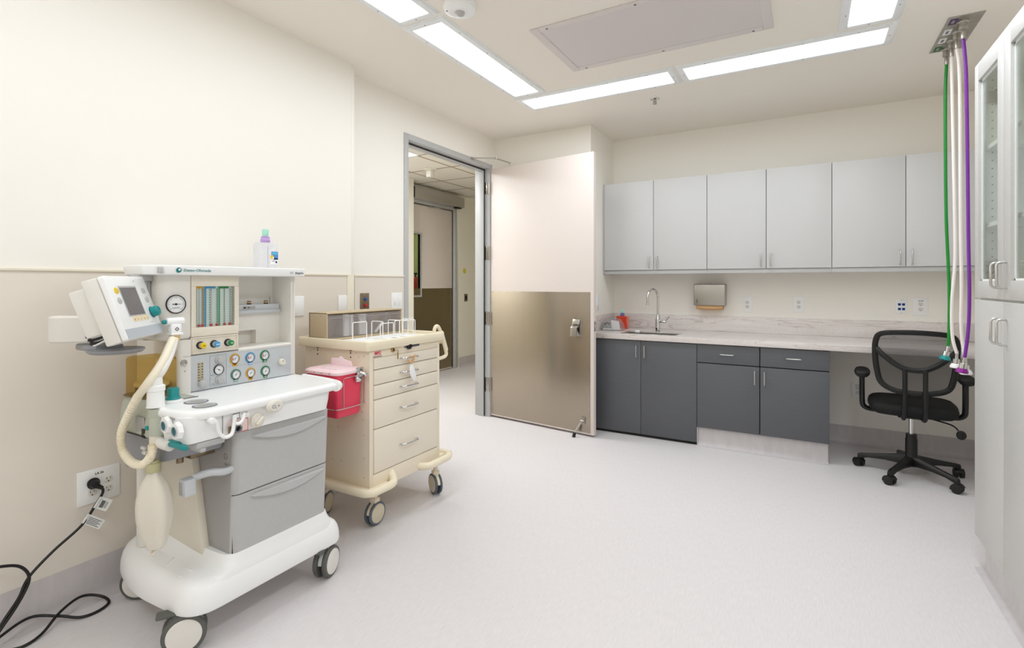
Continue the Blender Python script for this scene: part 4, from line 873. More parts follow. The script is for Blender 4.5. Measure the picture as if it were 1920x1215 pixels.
b = MB().m('teal'); b.lathe([(0.023, 0.008), (0.025, 0.012), (0.019, 0.022), (0.0195, 0.048), (0.0165, 0.052)], (-2.03, 1.03, 0.872), n=28); b.m('white').lathe([(0.033, 0), (0.033, 0.005), (0.025, 0.010)], (-2.03, 1.03, 0.872)); b.build('pressure_limit_knob', MX)
b = MB().m('white2'); b.cyl((-2.335, 1.075, 0.245), (-2.335, 1.075, 0.65), 0.026, n=20, bev=0.008); b.build('rear_post', MX)
b = MB().m('bronze'); b.cyl((-1.985, 1.03, 0.655), (-1.985, 1.03, 0.69), 0.012, n=12); b.box(-2.02, -1.95, 1.05, 1.14, 0.665, 0.69, 0.004); b.build('support_bracket', MX)

# upper module
XPn = -2.14
b = MB().m('white2'); b.box(-2.50, -2.30, 1.12, 1.632, 0.872, 1.345, 0.006); b.build('upper_housing', MX)
b = MB().m('white2'); PC = fillet([(XPn-0.10, 1.104), (XPn+0.006, 1.104), (XPn+0.006, 1.150), (XPn-0.10, 1.150)], [0.01, 0.018, 0.002, 0.002], 6); b.prism(PC, 0.872, 1.085, 0); b.box(-2.32, XPn-0.06, 1.1045, 1.149, 0.872, 1.085); b.m('inkgrey'); b.box(XPn+0.0055, XPn+0.0068, 1.12, 1.1495, 1.0175, 1.0185); b.build('side_column', MX)
b = MB().m('white2'); PC = fillet([(-2.32, 1.04), (XPn-0.02, 1.040), (XPn+0.004, 1.06), (XPn+0.004, 1.1495), (-2.32, 1.1495)], [0.01, 0.03, 0.02, 0.002, 0.002], 6)
b.loft([[(x, y, z) for x, y in inset(PC, d)] for z, d in ((1.083, 0.03), (1.086, 0.012), (1.094, 0.003), (1.105, 0), (1.343, 0))]); b.build('gauge_housing', MX)
b = MB().m('silver'); b.box(-2.24, -2.205, 1.018, 1.036, 1.12, 1.325, 0.002); b.m('mgrey2').box(-2.204, -2.2035, 1.024, 1.030, 1.12, 1.325); b.m('mgrey').box(-2.26, -2.19, 0.985, 1.04, 1.318, 1.343, 0.004); b.build('side_rail', MX)
def gauge(T, r, ring=None, ink=1, name='pressure_gauge', ang=0.8, tab=None, tabtxt=None, red=False, txt='kPa'):
    b = MB(T)
    if ring:
        b.m(ring); b.lathe([(r*1.33, 0.0004), (r*1.33, 0.0022)], n=36)
        if tab: b.prism([(-r*0.62, -r*1.05), (r*0.62, -r*1.05), (r*0.5, -r*1.78), (-r*0.5, -r*1.78)], 0.0004, 0.0022)
    b.m('inkgrey' if ring else 'ink'); b.lathe([(r*1.08, 0), (r*1.08, 0.006), (r, 0.0075), (r*0.97, 0.006)], n=36, caps=False)
    o = b.build(name, MX)
    b = MB(T).m('dial'); b.disc((0, 0), r*0.99, 0.0035, 36); z = 0.0039
    b.m('ink'); n = 25
    for k in range(n):
        a = math.radians(225 - 270*k/(n-1)); l = 0.16 if k % 4 == 0 else 0.08; c_, s_ = math.cos(a), math.sin(a); w_ = 0.022*r
        b.quad((c_*r*(0.86-l)-s_*w_, s_*r*(0.86-l)+c_*w_, z), (c_*r*(0.86-l)+s_*w_, s_*r*(0.86-l)-c_*w_, z), (c_*r*0.86+s_*w_, s_*r*0.86-c_*w_, z), (c_*r*0.86-s_*w_, s_*r*0.86+c_*w_, z))
    if red:
        b.m('redink')
        for k in range(8):
            a0, a1 = math.radians(215-k*9), math.radians(215-(k+1)*9); b.quad((math.cos(a0)*r*.45, math.sin(a0)*r*.45, z), (math.cos(a1)*r*.45, math.sin(a1)*r*.45, z), (math.cos(a1)*r*.68, math.sin(a1)*r*.68, z), (math.cos(a0)*r*.68, math.sin(a0)*r*.68, z))
    b.m('ink'); c_, s_ = math.cos(ang), math.sin(ang); w_ = r*0.05
    b.quad((-c_*r*.4+s_*w_, -s_*r*.4-c_*w_, z+.0004), (c_*r*.62+s_*w_*.3, s_*r*.62-c_*w_*.3, z+.0004), (c_*r*.62-s_*w_*.3, s_*r*.62+c_*w_*.3, z+.0004), (-c_*r*.4-s_*w_, -s_*r*.4+c_*w_, z+.0004)); b.disc((0, 0), r*0.13, z+.0006, 14)
    if txt: b.text(txt, r*0.26, 0, -r*0.5, z, 'CENTER')
    if tab and tabtxt: b.m(ink if isinstance(ink, str) else 'paper').text(tabtxt, r*0.5, 0, -r*1.62, 0.0026, 'CENTER', bold=0.0002)
    b.build('gauge_face', o); return o
gauge(fX((XPn+0.005, 1.092, 1.228)), 0.034, None, name='airway_pressure_gauge', ang=0.0, txt='cmH2O')
# beige flowmeter module
b = MB(fX((XPn, 0, 0))).m(mat('beige_module', '#E2DACB', 0.4)); z = 0.007
b.box(1.151, 1.349, 1.297, 1.341, -0.1, z, 0.002); b.box(1.151, 1.349, 1.0935, 1.131, -0.1, z, 0.002); b.box(1.151, 1.169, 1.131, 1.297, -0.1, z); b.box(1.330, 1.349, 1.131, 1.297, -0.1, z)
b.box(1.151, 1.349, 1.022, 1.0925, -0.1, z-0.003, 0.002); b.box(1.154, 1.1585, 1.027, 1.090, z-0.004, z+0.001, 0.001); b.box(1.341, 1.3455, 1.027, 1.090, z-0.004, z+0.001, 0.001); b.box(1.154, 1.3455, 1.025, 1.0295, z-0.004, z+0.001, 0.001); b.box(1.154, 1.3455, 1.0865, 1.091, z-0.004, z+0.001, 0.001)
b.build('flowmeter_housing', MX)
b = MB(fX((XPn, 0, 0))).m(mat('flow_scale_grey', '#DDE2E6', 0.4)); b.box(1.168, 1.331, 1.13, 1.298, -0.03, -0.003)
z = -0.0025; Yc = [(1.169, 1.176, 'mgrey2'), (1.196, 1.206, mat('tan_scale', '#BCA88E', .5)), (1.208, 1.214, 'blue'), (1.262, 1.267, mat('green_scale', '#7FB5A0', .5)), (1.267, 1.271, 'green'), (1.322, 1.331, 'mgrey2')]
for y0, y1, mt in Yc: b.m(mt).box(y0, y1, 1.131, 1.297, z, z+0.0015)
b.m('orange').box(1.172, 1.194, 1.288, 1.297, z, z+0.002); b.m('blue').box(1.208, 1.252, 1.288, 1.297, z, z+0.002); b.m('green').box(1.268, 1.308, 1.288, 1.297, z, z+0.002)
b.m('ink')
for k in range(15):
    zz = 1.138 + k*0.0102
    for y in (1.171, 1.1995, 1.226, 1.2565, 1.287, 1.3135): b.box(y, y+0.0045, zz, zz+0.0026, z+0.0016, z+0.0022)
b.build('flow_scales', MX)
for y in (1.185, 1.199, 1.234, 1.2575, 1.290, 1.3135):
    b = MB(fX((XPn, 0, 0))).m('clearpl'); b.cyl((y, 1.132, 0.0), (y, 1.29, 0.0), 0.0022, n=10); b.m('redink').box(y-0.005, y+0.005, 1.132, 1.142, -0.002, 0.002, 0.001); b.build('flow_tube', MX)
MB(fX((XPn, 0, 0))).m('glass').box(1.169, 1.330, 1.131, 1.297, 0.0035, 0.005).build('flowmeter_window', MX)
for y, c, t_ in ((1.186, 'yellow', 'Air'), (1.242, 'blue', 'N2O'), (1.301, 'green', 'O2')):
    b = MB(fX((XPn+0.004, y, 1.058))); b.m('black').lathe([(0.0155, 0), (0.0155, 0.004), (0.013, 0.005)]); b.m('satin').lathe([(0.0115, 0.004), (0.0115, 0.022)], n=(10 if t_ == 'O2' else 24)); b.m(c).lathe([(0.0118, 0.022), (0.0118, 0.028), (0.0095, 0.031)], n=24); b.m('paper' if c != 'yellow' else 'ink').text(t_, 0.008, 0, -0.0028, 0.0314, 'CENTER', bold=0.0002); b.build('flow_knob', MX)
# vaporizer bay
b = MB().m('white2'); b.box(-2.31, -2.275, 1.3495, 1.632, 1.02, 1.343); b.box(-2.31, XPn+0.001, 1.612, 1.632, 0.874, 1.343, 0.004)
b.box(-2.30, -2.225, 1.350, 1.612, 1.094, 1.175); b.box(-2.30, -2.225, 1.350, 1.392, 1.03, 1.094); b.box(-2.30, -2.225, 1.490, 1.612, 1.03, 1.094); b.box(-2.30, -2.262, 1.392, 1.490, 1.03, 1.094)
b.build('vaporizer_bay', MX)
b = MB(); side_prism(b.t(fX((0, 0, 0))).m('white2'), [(-2.27, 1.012), (-2.27, 1.030), (-2.225, 1.032), (XPn+0.002, 1.028), (XPn+0.006, 1.020), (XPn+0.002, 1.012)], 1.3495, 1.612, 0.002); b.build('bay_lip', MX)
b = MB().m('silver'); b.box(-2.275, -2.208, 1.3505, 1.600, 1.185, 1.212, 0.002); b.box(-2.275, -2.200, 1.3505, 1.600, 1.171, 1.186, 0.002); b.m('mgrey2').box(-2.2075, -2.2068, 1.415, 1.475, 1.192, 1.205); b.m('ink').box(-2.2068, -2.2064, 1.419, 1.428, 1.195, 1.202).box(-2.2068, -2.2064, 1.44, 1.445, 1.196, 1.201); b.build('vaporizer_manifold', MX)
for y in (1.402, 1.463, 1.548):
    b = MB(); c = (-2.235, y, 1.212); b.m('black').lathe([(0.010, 0), (0.010, 0.005)], c, n=16); b.m('tan').lathe([(0.009, 0.005), (0.009, 0.013)], c, n=16); b.m('black').lathe([(0.0095, 0.013), (0.008, 0.016)], c, n=16); b.build('vaporizer_mount', MX)
MB().m('steelh').cyl((-2.235, 1.570, 1.212), (-2.235, 1.570, 1.247), 0.003, n=10).build('locating_pin', MX)
# lower gauge panel
b = MB(fX((XPn, 0, 0))).m('silver'); b.box(1.151, 1.612, 0.874, 1.0185, -0.16, 0.003, 0.0015); b.m('inkgrey').box(1.30, 1.50, 0.9535, 0.9541, 0.003, 0.0034); b.build('gauge_panel', MX)
b = MB().m('white2'); b.box(-2.145, XPn+0.006, 1.624, 1.632, 0.874, 1.343, 0.002); b.build('edge_trim', MX)
XG = XPn+0.0032; R0 = 0.0175
for (y, z_, ring, red, tb, an) in ((1.332, 0.984, 'orange', True, 'Air', 1.0), (1.403, 0.981, 'blue', True, 'N2O', 1.0), (1.474, 0.982, 'green', True, 'O2', 1.0), (1.337, 0.916, 'greenl', False, 'N2O', 0.9), (1.405, 0.913, 'orange', False, 'Air', 0.9), (1.477, 0.911, 'green', False, 'O2', 0.9)):
    gauge(fX((XG, y, z_)), R0, ring, tab=True, tabtxt=tb, red=red, ang=an, ink='ink' if ring == 'orange' else 'paper', txt=None)
b = MB(fX((XG, 0, 0))).m('inkgrey')
for q in ((1.226, 1.2268, 0.886, 1.010), (1.295, 1.2958, 0.886, 1.010), (1.226, 1.2958, 0.886, 0.8868), (1.226, 1.2958, 1.0092, 1.010)): b.box(q[0], q[1], q[2], q[3], 0, 0.0005)
b.m('ink').text('MAX', 0.006, 1.229, 0.926, 0.0005).text('OFF', 0.006, 1.236, 0.889, 0.0005).text('I', 0.007, 1.232, 0.912, 0.0005); b.build('suction_panel_lines', MX)
gauge(fX((XG, 1.262, 0.948)), 0.0195, None, name='suction_gauge', ang=2.6, txt=None)
for z_ in (0.990, 0.905):
    b = MB(fX((XG, 1.263, z_))).m('mgrey'); b.lathe([(0.0165, 0), (0.0165, 0.005), (0.013, 0.008), (0.013, 0.018), (0.011, 0.02)], n=24)
    if z_ < 0.95: b.t(b.T @ Matrix.Rotation(0.8, 4, 'Z')).box(-0.015, 0.015, -0.004, 0.004, 0.018, 0.026, 0.002)
    b.build('suction_knob', MX)
b = MB(fX((XG, 0, 0))); b.m(mat('meter_tan', '#CDB68F', 0.5)); b.box(1.177, 1.199, 0.908, 0.988, 0, 0.0015); b.m('teal2')
for k in range(7): b.box(1.178, 1.183, 0.913+k*0.011, 0.918+k*0.011, 0.0015, 0.002); b.box(1.193, 1.198, 0.913+k*0.011, 0.918+k*0.011, 0.0015, 0.002)
b.m('clearpl').cyl((1.188, 0.908, 0.004), (1.188, 0.986, 0.004), 0.0035, n=10); b.build('auxiliary_flowmeter', MX)
b = MB(fX((XG, 1.193, 0.901))).m('mgrey'); b.lathe([(0.0165, 0), (0.0165, 0.010), (0.014, 0.016), (0.011, 0.018)]); b.build('auxiliary_flow_knob', MX)
b = MB(fX((XG, 1.558, 0.942))).m('mgrey').lathe([(0.017, 0), (0.017, 0.002)]); b.m('cream').lathe([(0.0145, 0.002), (0.0145, 0.012), (0.012, 0.015)]).box(-0.004, 0.018, -0.013, -0.002, 0.006, 0.013, 0.002).m('ink').box(-0.001, 0.001, 0.0, 0.009, 0.015, 0.0154); b.build('vacuum_switch', MX)
b = MB(fX((XPn+0.006, 1.122, 0.995))); b.m('steelh').lathe([(0.013, 0), (0.013, 0.002), (0.006, 0.004)]); b.m('chrome').cyl((0.0, 0.0, 0.003), (-0.014, -0.008, 0.034), 0.0032, 0.0045, n=10); b.m('ink').text('A', 0.010, 0.004, -0.037, 0.0003, 'CENTER'); b.build('toggle_switch', MX)
b = MB().m('ink'); b.sphere((XPn-0.02, 1.104, 1.04), (0.004, 0.0015, 0.003), 8, 6); b.sphere((XPn-0.02, 1.104, 1.015), (0.003, 0.0015, 0.003), 8, 6); b.build('screw', MX)
# top shelf
SP = fillet([(-2.085, 1.03), (-2.085, 1.668), (-2.50, 1.655), (-2.50, 1.075), (-2.32, 0.992), (-2.16, 0.985)], [0.02, 0.03, 0.02, 0.03, 0.03, 0.01], 5)
b = MB().m('white'); b.loft([[(x, y, z) for x, y in inset(SP, d)] for z, d in ((1.341, 0.012), (1.344, 0.006), (1.372, 0.0), (1.3765, 0.001), (1.379, 0.005), (1.379, 0.012), (1.375, 0.016))]); b.build('top_shelf', MX)
b = MB().m('mgrey'); b.box(-2.105, -2.085, 1.010, 1.024, 1.347, 1.372, 0.003); b.build('shelf_rail_end', MX)
Tl = frame((-2.0865, 0, 1.3565), (0, 1, 0), (0.16, 0, 1)); b = MB(Tl)
b.m('inkteal').lathe([(0.010, 0), (0.010, 0.0008)], (1.079, 0.004, 0), n=24); b.m('paper').disc((1.081, 0.006), 0.0045, 0.0011); b.m('inkteal').text('Datex-Ohmeda', 0.0145, 1.096, -0.001, 0.0008, bold=0.0002, sx=1.15)
b.m('inkgrey').text('S/5', 0.0145, 1.568, -0.003, 0.0008); b.m('ink').text('Aespire', 0.0145, 1.596, -0.003, 0.0008, bold=0.0002); b.build('shelf_lettering', MX)
# display on its arm
yw, pt = math.radians(44.2), math.radians(19.1); Wd, Hd = 0.290, 0.2215
nn = V((math.cos(yw)*math.cos(pt), math.sin(yw)*math.cos(pt), math.sin(pt))); rt = V((-math.sin(yw), math.cos(yw), 0)); TM = frame((-2.03, 0.909, 1.230), rt, nn.cross(rt))
b = MB(TM).m('white2'); b.box(-Wd/2, Wd/2, -Hd/2, Hd/2, -0.066, -0.020, 0.006); b.box(-Wd/2+0.02, Wd/2-0.02, -Hd/2+0.045, Hd/2-0.02, -0.118, -0.066, 0.006); disp = b.build('display_body', MX)
b = MB(TM).m('white'); b.prism(rrect(-Wd/2, Wd/2, -Hd/2, Hd/2, 0.008), -0.018, 0.0, 0.003); b.m(mat('display_band', '#B9BFC6', 0.35)).box(-Wd/2+0.004, Wd/2-0.004, -Hd/2+0.002, -Hd/2+0.036, -0.003, 0.0008); b.build('display_bezel', disp)
def fa(a, q): return ((a-0.5)*Wd, (0.5-q)*Hd)
b = MB(TM).m('mgrey'); x0, y0 = fa(0.235, 0.655); x1, y1 = fa(0.675, 0.165); b.box(x0, x1, y0, y1, 0.0, 0.001); b.m('screen').box(x0+0.006, x1-0.006, y0+0.004, y1-0.006, 0.001, 0.0014); b.build('screen', disp)
for a, q, c in ((0.17, 0.235, 'yellow'), (0.155, 0.395, 'mgrey'), (0.845, 0.25, 'mgrey'), (0.855, 0.405, 'mgrey')):
    MB(TM).m(c).lathe([(0.0135, 0), (0.0135, 0.001), (0.011, 0.002)], (*fa(a, q), 0), sx=1.1, sy=0.85).build('display_button', disp)
for k in range(5):
    x, y = fa(0.335+k*0.085, 0.70); MB(TM).m(mat('cream_button', '#E9D6A8', 0.5) if k == 0 else bpy.data.materials['cream_button']).box(x-0.009, x+0.009, y-0.009, y+0.009, 0, 0.0012, 0.0005).m('red' if k < 1 else 'mgrey2').disc((x, y-0.002), 0.003, 0.0014).build('display_key', disp)
x, y = fa(0.865, 0.625); MB(TM).m('teal').lathe([(0.019, 0), (0.019, 0.020), (0.015, 0.024), (0.013, 0.024), (0.012, 0.022)], (x, y, 0), n=20).m('teal2').lathe([(0.021, 0), (0.021, 0.002)], (x, y, 0)).build('display_knob', disp)
b = MB(TM).m('inkgrey'); x, y = fa(0.66, 0.10); b.text('S/5', 0.009, x, y, 0.0004); x, y = fa(0.72, 0.79)
b.box(x, x+0.02, y, y+0.001, 0, 0.0004); b.build('display_marking', disp)
# arm
b = MB().m('white2'); path = smooth_poly([(-2.365, 0.80), (-2.345, 0.772), (-2.31, 0.775), (-2.27, 0.815), (-2.20, 0.88), (-2.17, 0.95), (-2.20, 1.06), (-2.25, 1.06), (-2.225, 0.955), (-2.25, 0.90), (-2.31, 0.84), (-2.35, 0.825)], 4)
b.loft([[(x, y, z) for x, y in inset(path, d)] for z, d in ((1.096, 0.006), (1.102, 0.0), (1.186, 0.0), (1.192, 0.006))]); b.build('display_arm', MX)
b = MB().m('slate'); b.box(-2.32, -2.16, 0.84, 0.93, 1.065, 1.09, 0.008); b.lathe([(0.075, 0), (0.085, 0.008), (0.085, 0.014)], (-2.14, 0.895, 1.062)); b.build('arm_bracket', MX)
b = MB().m('black2')
for k in range(3): b.tube([(-2.24, 0.865-0.006*k, 1.10+0.01*k), (-2.20, 0.845-0.006*k, 1.095+0.012*k), (-2.15, 0.855, 1.105+0.014*k), (-2.10, 0.875, 1.135+0.01*k)], 0.0045, n=8, sub=5)
b.m('white').tube([(-2.22, 0.86, 1.09), (-2.17, 0.845, 1.09), (-2.12, 0.865, 1.115)], 0.004, n=8, sub=5); b.build('display_cables', MX)
# casters
def caster(x, y, az, r=0.066, brake=True, name='caster', parent=MX, ztop=0.14, disc='white2', tyre='dkrub', fork='silver', hw=0.021):
    """az: direction of the wheel axle"""
    A = V((math.cos(az), math.sin(az), 0)); c = V((x, y, r)); fw = V((-A.y, A.x, 0))
    o = MB().m(fork); o.cyl((x, y, r+0.02), (x, y, ztop), 0.014, n=16)
    Tm = frame(c, fw, (0, 0, 1)); side = 1
    o.t(Tm); o.prism([(r*0.92*math.cos(a), r*0.92*math.sin(a)) for a in [PI*0.02+PI*0.96*k/12 for k in range(13)]], -0.009, 0.009, 0.003)
    o.box(-0.02, 0.02, r*0.6, r+0.018, -0.02, 0.02, 0.004)
    co = o.build(name, parent)
    for s in (-1, 1):
        w0 = c + A*s*0.011; w1 = c + A*s*(0.011+hw)
        w_ = MB().m(tyre); w_.cyl(w0, w1, r, n=36, bev=0.006); w_.m(disc); w_.lathe([(r*0.80, hw), (r*0.79, hw+0.002), (r*0.3, hw+0.005), (0.004, hw+0.0055)], w0, A*s, n=36); w_.build('wheel', co)
    if brake:
        k = MB(Tm).m('dkrub'); k.box(-0.085, -0.01, r*0.95, r+0.012, -0.02, 0.02, 0.006); k.build('brake_pedal', co)
    return co
caster(-1.868, 1.592, math.radians(20)); caster(-1.925, 1.015, math.radians(-32), 0.07); caster(-2.42, 1.10, math.radians(-52), 0.066, False); caster(-2.42, 1.58, 0.1, 0.066, False)

# breathing circuit
r = empty('breathing_circuit', (-2.09, 1.055, 1.10), 0, 'cream corrugated breathing hoses joined by a white Y-piece looping down beside the machine', 'breathing hose')
HA = [(-2.072, 1.050, 1.100), (-2.010, 0.985, 1.030), (-1.990, 0.930, 0.966), (-2.045, 0.922, 0.912), (-2.124, 0.925, 0.831), (-2.159, 0.92, 0.765), (-2.151, 0.92, 0.708), (-2.089, 0.92, 0.673), (-2.019, 0.925, 0.674), (-1.975, 0.930, 0.711), (-1.985, 0.940, 0.745)]
MB().m('hose').tube(HA[:4], 0.0140, n=14, sub=8).build('smooth_hose', r)
MB().m('hose').tube(HA[3:], lambda t: 0.0130 + 0.0022*math.sin(2*PI*t*62), n=14, sub=56).build('corrugated_hose', r)
MB().m(mat('clear_white_hose', '#E4E1DE', 0.35)).tube([(-2.077, 1.062, 1.10), (-2.04, 1.03, 1.055), (-1.998, 0.985, 1.006), (-1.994, 0.962, 0.975), (-2.0, 0.957, 0.955)], 0.0115, n=14, sub=8).build('smooth_hose', r)
b = MB().m(mat('tan_connector', '#CFAE76', 0.4)); b.cyl((-2.083, 1.062, 1.088), (-2.085, 1.064, 1.118), 0.0185, 0.0175, n=20); b.build('connector', r)
b = MB().m('white'); b.box(-2.10, -2.07, 1.045, 1.083, 1.116, 1.156, 0.006); b.box(-2.105, -2.065, 1.043, 1.086, 1.113, 1.122, 0.003); b.cyl((-2.088, 1.035, 1.165), (-2.085, 1.096, 1.166), 0.014, n=18, bev=0.005); b.m('teal').cyl((-2.09, 1.022, 1.163), (-2.09, 1.036, 1.164), 0.008, n=12, bev=0.002)
b.m('ink').t(fX((-2.0695, 1.064, 1.136))).lathe([(0.008, 0), (0.008, 0.0006), (0.0068, 0.0006), (0.0068, 0)], n=4, caps=False).lathe([(0.005, 0), (0.005, 0.0006), (0.004, 0.0006), (0.004, 0)], n=16, caps=False); b.build('y_piece', r)
r = empty('breathing_bag', (-1.99, 0.945, 0.66), 0, 'limp cream breathing bag hanging below the absorber on the left of the machine', 'breathing bag')
N = 22; rg = []
for z, rr, off in ((0.665, 0.020, 0), (0.645, 0.022, 0), (0.625, 0.036, 0.002), (0.60, 0.052, 0.004), (0.565, 0.064, 0.006), (0.53, 0.069, 0.008), (0.49, 0.068, 0.01), (0.45, 0.058, 0.012), (0.42, 0.047, 0.014), (0.395, 0.036, 0.018), (0.386, 0.030, 0.02)):
    rg.append([(-1.99 + off + rr*(1.0+0.10*math.cos(4*a+0.9))*math.cos(a)*0.92, 0.945 + rr*(1.0+0.10*math.cos(4*a+0.9))*math.sin(a)*0.74, z + 0.004*math.cos(a)*(1 if z < 0.4 else 0)) for a in [2*PI*k/N for k in range(N)]])
MB().m('bag').loft(rg).build('bag', r, ang=60)
b = MB().m(mat('bag_neck', '#B9B58E', 0.4)); b.cyl((-1.99, 0.945, 0.648), (-1.99, 0.945, 0.68), 0.0235, n=22, bev=0.003); b.cyl((-1.99, 0.945, 0.668), (-1.99, 0.945, 0.688), 0.018, n=20); b.build('neck', r)
b = MB().m('cream'); b.tube([(-1.968, 0.945, 0.388), (-1.962, 0.935, 0.374), (-1.974, 0.930, 0.366), (-1.978, 0.938, 0.378)], 0.005, n=8, sub=4); b.build('bag_tip', r)

# ------------------------------------------------------------------ medical supply cart
CT = empty('supply_cart', (-2.2, 2.23, 0), 0, 'beige five-drawer medical cart on casters with a raised tray top', 'medical cart')
cx0, cx1, cy0, cy1 = -2.445, -1.955, 1.937, 2.52
b = MB().m('cart'); b.box(cx0, cx1, cy0, cy1, 0.225, 0.962, 0.004)
b.box(cx1-0.001, cx1+0.004, cy0+0.0, cy0+0.028, 0.225, 0.962, 0.002); b.box(cx1-0.001, cx1+0.004, cy1-0.022, cy1, 0.225, 0.962, 0.002); b.box(cx1-0.001, cx1+0.004, cy0+0.028, cy1-0.022, 0.225, 0.312, 0.001); b.box(cx1-0.001, cx1+0.004, cy0+0.028, cy1-0.022, 0.920, 0.962, 0.001)
b.m('ink'); T = fY((0, cy0, 0)); b.t(T)
for x in (-2.343, -2.087):
    b.box(x-0.009, x+0.009, 0.968, 0.9735, 0, 0.0006) if False else b.box(x-0.009, x+0.009, 0.951, 0.9555, 0, 0.0006)
    b.lathe([(0.0045, 0), (0.0045, 0.0006)], (x, 0.941, 0), n=10); b.lathe([(0.0045, 0), (0.0045, 0.0006)], (x, 0.919, 0), n=10)
for x, z in ((-2.40, 0.935), (-2.375, 0.945), (-2.22, 0.93), (-2.045, 0.945), (-2.03, 0.925), (-1.99, 0.93), (-2.0, 0.64), (-1.995, 0.60), (-1.99, 0.52), (-2.22, 0.36), (-2.16, 0.36), (-1.99, 0.40), (-1.99, 0.30), (-2.24, 0.53), (-2.18, 0.54)): b.lathe([(0.0022, 0), (0.0022, 0.0006)], (x, z, 0), n=8)
b.build('cabinet', CT)
b = MB().m('cartt'); bx0, bx1, by0, by1 = -2.472, -1.932, 1.905, 2.553
PT = rrect(bx0, bx1, by0, by1, 0.018, 5)
b.loft([[(x, y, z) for x, y in inset(PT, d)] for z, d in ((0.960, 0.008), (0.962, 0.003), (0.968, 0.0), (1.004, 0.0), (1.009, 0.003), (1.011, 0.008), (1.011, 0.013), (1.008, 0.018), (1.003, 0.020), (0.994, 0.021), (0.992, 0.024))])
b.build('tray_top', CT)
for i, (z0, z1) in enumerate(((0.858, 0.918), (0.778, 0.855), (0.701, 0.775), (0.548, 0.698), (0.316, 0.545))):
    d = MB().m('cartd').box(cx1+0.0005, cx1+0.006, cy0+0.031, cy1-0.025, z0+0.001, z1-0.001, 0.0012).build('drawer', CT)
    MB().m('dkgap').box(cx1-0.002, cx1+0.0014, cy0+0.029, cy1-0.023, z0-0.0015, z0+0.0015).build('drawer_gap', d)
    hz = (z0+z1)/2 + (0.006 if i == 0 else 0.0)
    if i == 4: hz = 0.418
    b = MB(fX((cx1+0.006, 2.232, hz))).m('chrome'); b.tube([(-0.064, 0, 0), (-0.060, 0, 0.020), (-0.045, 0, 0.027), (0, 0, 0.028), (0.045, 0, 0.027), (0.060, 0, 0.020), (0.064, 0, 0)], 0.0042, n=10, sub=4, ry=0.0058, up=(0, 1, 0))
    for s in (-1, 1): b.box(s*0.064-0.010, s*0.064+0.010, -0.005, 0.005, 0, 0.005, 0.002)
    b.build('drawer_handle', d)
b = MB(fX((cx1+0.004, 1.995, 0.942))).m(mat('pink_red_label', '#E7B9B5', 0.5)); b.box(-0.026, 0.027, -0.014, 0.012, 0, 0.0008); b.m('redink').text('MPC', 0.021, 0, -0.006, 0.001, 'CENTER', bold=0.0008); b.m('inkgrey').box(-0.034, 0.030, -0.0195, -0.015, 0, 0.001); b.build('maker_label', CT)
b = MB(fX((cx1+0.004, 2.105, 0.948))).m('brass'); b.lathe([(0.0115, 0), (0.0115, 0.008), (0.009, 0.011)], n=20); b.m('ink').box(-0.004, 0.004, -0.006, 0.006, 0.010, 0.0113); b.build('lock', CT)
r = tag(MB().m('brass').tube([(cx1+0.018, 2.112, 0.944), (cx1+0.022, 2.130, 0.945), (cx1+0.022, 2.131, 0.938)], 0.0022, n=8, sub=3).box(cx1+0.020, cx1+0.0225, 2.127, 2.134, 0.895, 0.937, 0.0008).build('key'), 'thin brass key hanging from the lock of the beige cart', 'key')
b = MB(fX((cx1+0.004, 2.262, 0.958))).m('inkgrey'); b.box(-0.062, 0.066, -0.012, 0.012, 0, 0.002, 0.0008); b.m('black'); b.box(-0.006, 0.060, -0.005, 0.007, 0.002, 0.010, 0.003); b.lathe([(0.019, 0.002), (0.019, 0.014), (0.014, 0.018)], (-0.028, -0.002, 0), n=10); b.build('latch', CT)
# bumpers
b = MB().m('cartt'); xb, zb = -1.913, 0.243
b.tube([(-2.46, 1.888, zb), (-2.10, 1.888, zb), (-1.98, 1.890, zb), (-1.935, 1.897, zb), (-1.910, 1.925, zb), (xb+0.006, 1.97, zb), (xb+0.006, 2.05, zb), (xb-0.004, 2.078, zb+0.006), (-1.945, 2.098, zb+0.028), (-1.962, 2.105, zb+0.04)], 0.021, n=16, sub=5); b.box(-2.44, -1.955, 1.895, 1.94, 0.232, 0.250, 0.003); b.box(-1.96, -1.918, 1.93, 2.06, 0.234, 0.250, 0.003); b.build('bumper', CT)
b = MB().m('cartt'); b.tube([(-1.962, 2.335, zb+0.0), (-1.945, 2.34, zb), (xb-0.004, 2.36, zb), (xb+0.006, 2.395, zb), (xb+0.006, 2.50, zb), (-1.914, 2.562, zb), (-1.94, 2.592, zb), (-1.98, 2.600, zb), (-2.46, 2.60, zb)], 0.021, n=16, sub=5); b.box(-2.44, -1.955, 2.515, 2.59, 0.232, 0.250, 0.003); b.build('bumper', CT)
for x in (-1.985, -2.415): MB().m('cartt').tube([(x, 2.512, 0.985), (x, 2.515, 1.028), (x, 2.538, 1.044), (x, 2.565, 1.022), (x, 2.60, 0.95), (x, 2.632, 0.875), (x, 2.628, 0.852), (x, 2.60, 0.843), (x, 2.52, 0.838)], 0.0115, n=12, sub=5).build('push_handle_tube', CT)
side = [(2.570, 1.008), (2.590, 1.012), (2.645, 0.885), (2.625, 0.878)]
bm_ = MB(fX((0, 0, 0))).m('cartt'); bm_.prism(side, -1.995, -1.975, 0.003); bm_.prism(side, -2.425, -2.405, 0.003); 
bm_.cyl((2.618, 0.94, -2.41), (2.618, 0.94, -1.99), 0.014, n=14); bm_.build('push_handle', CT)
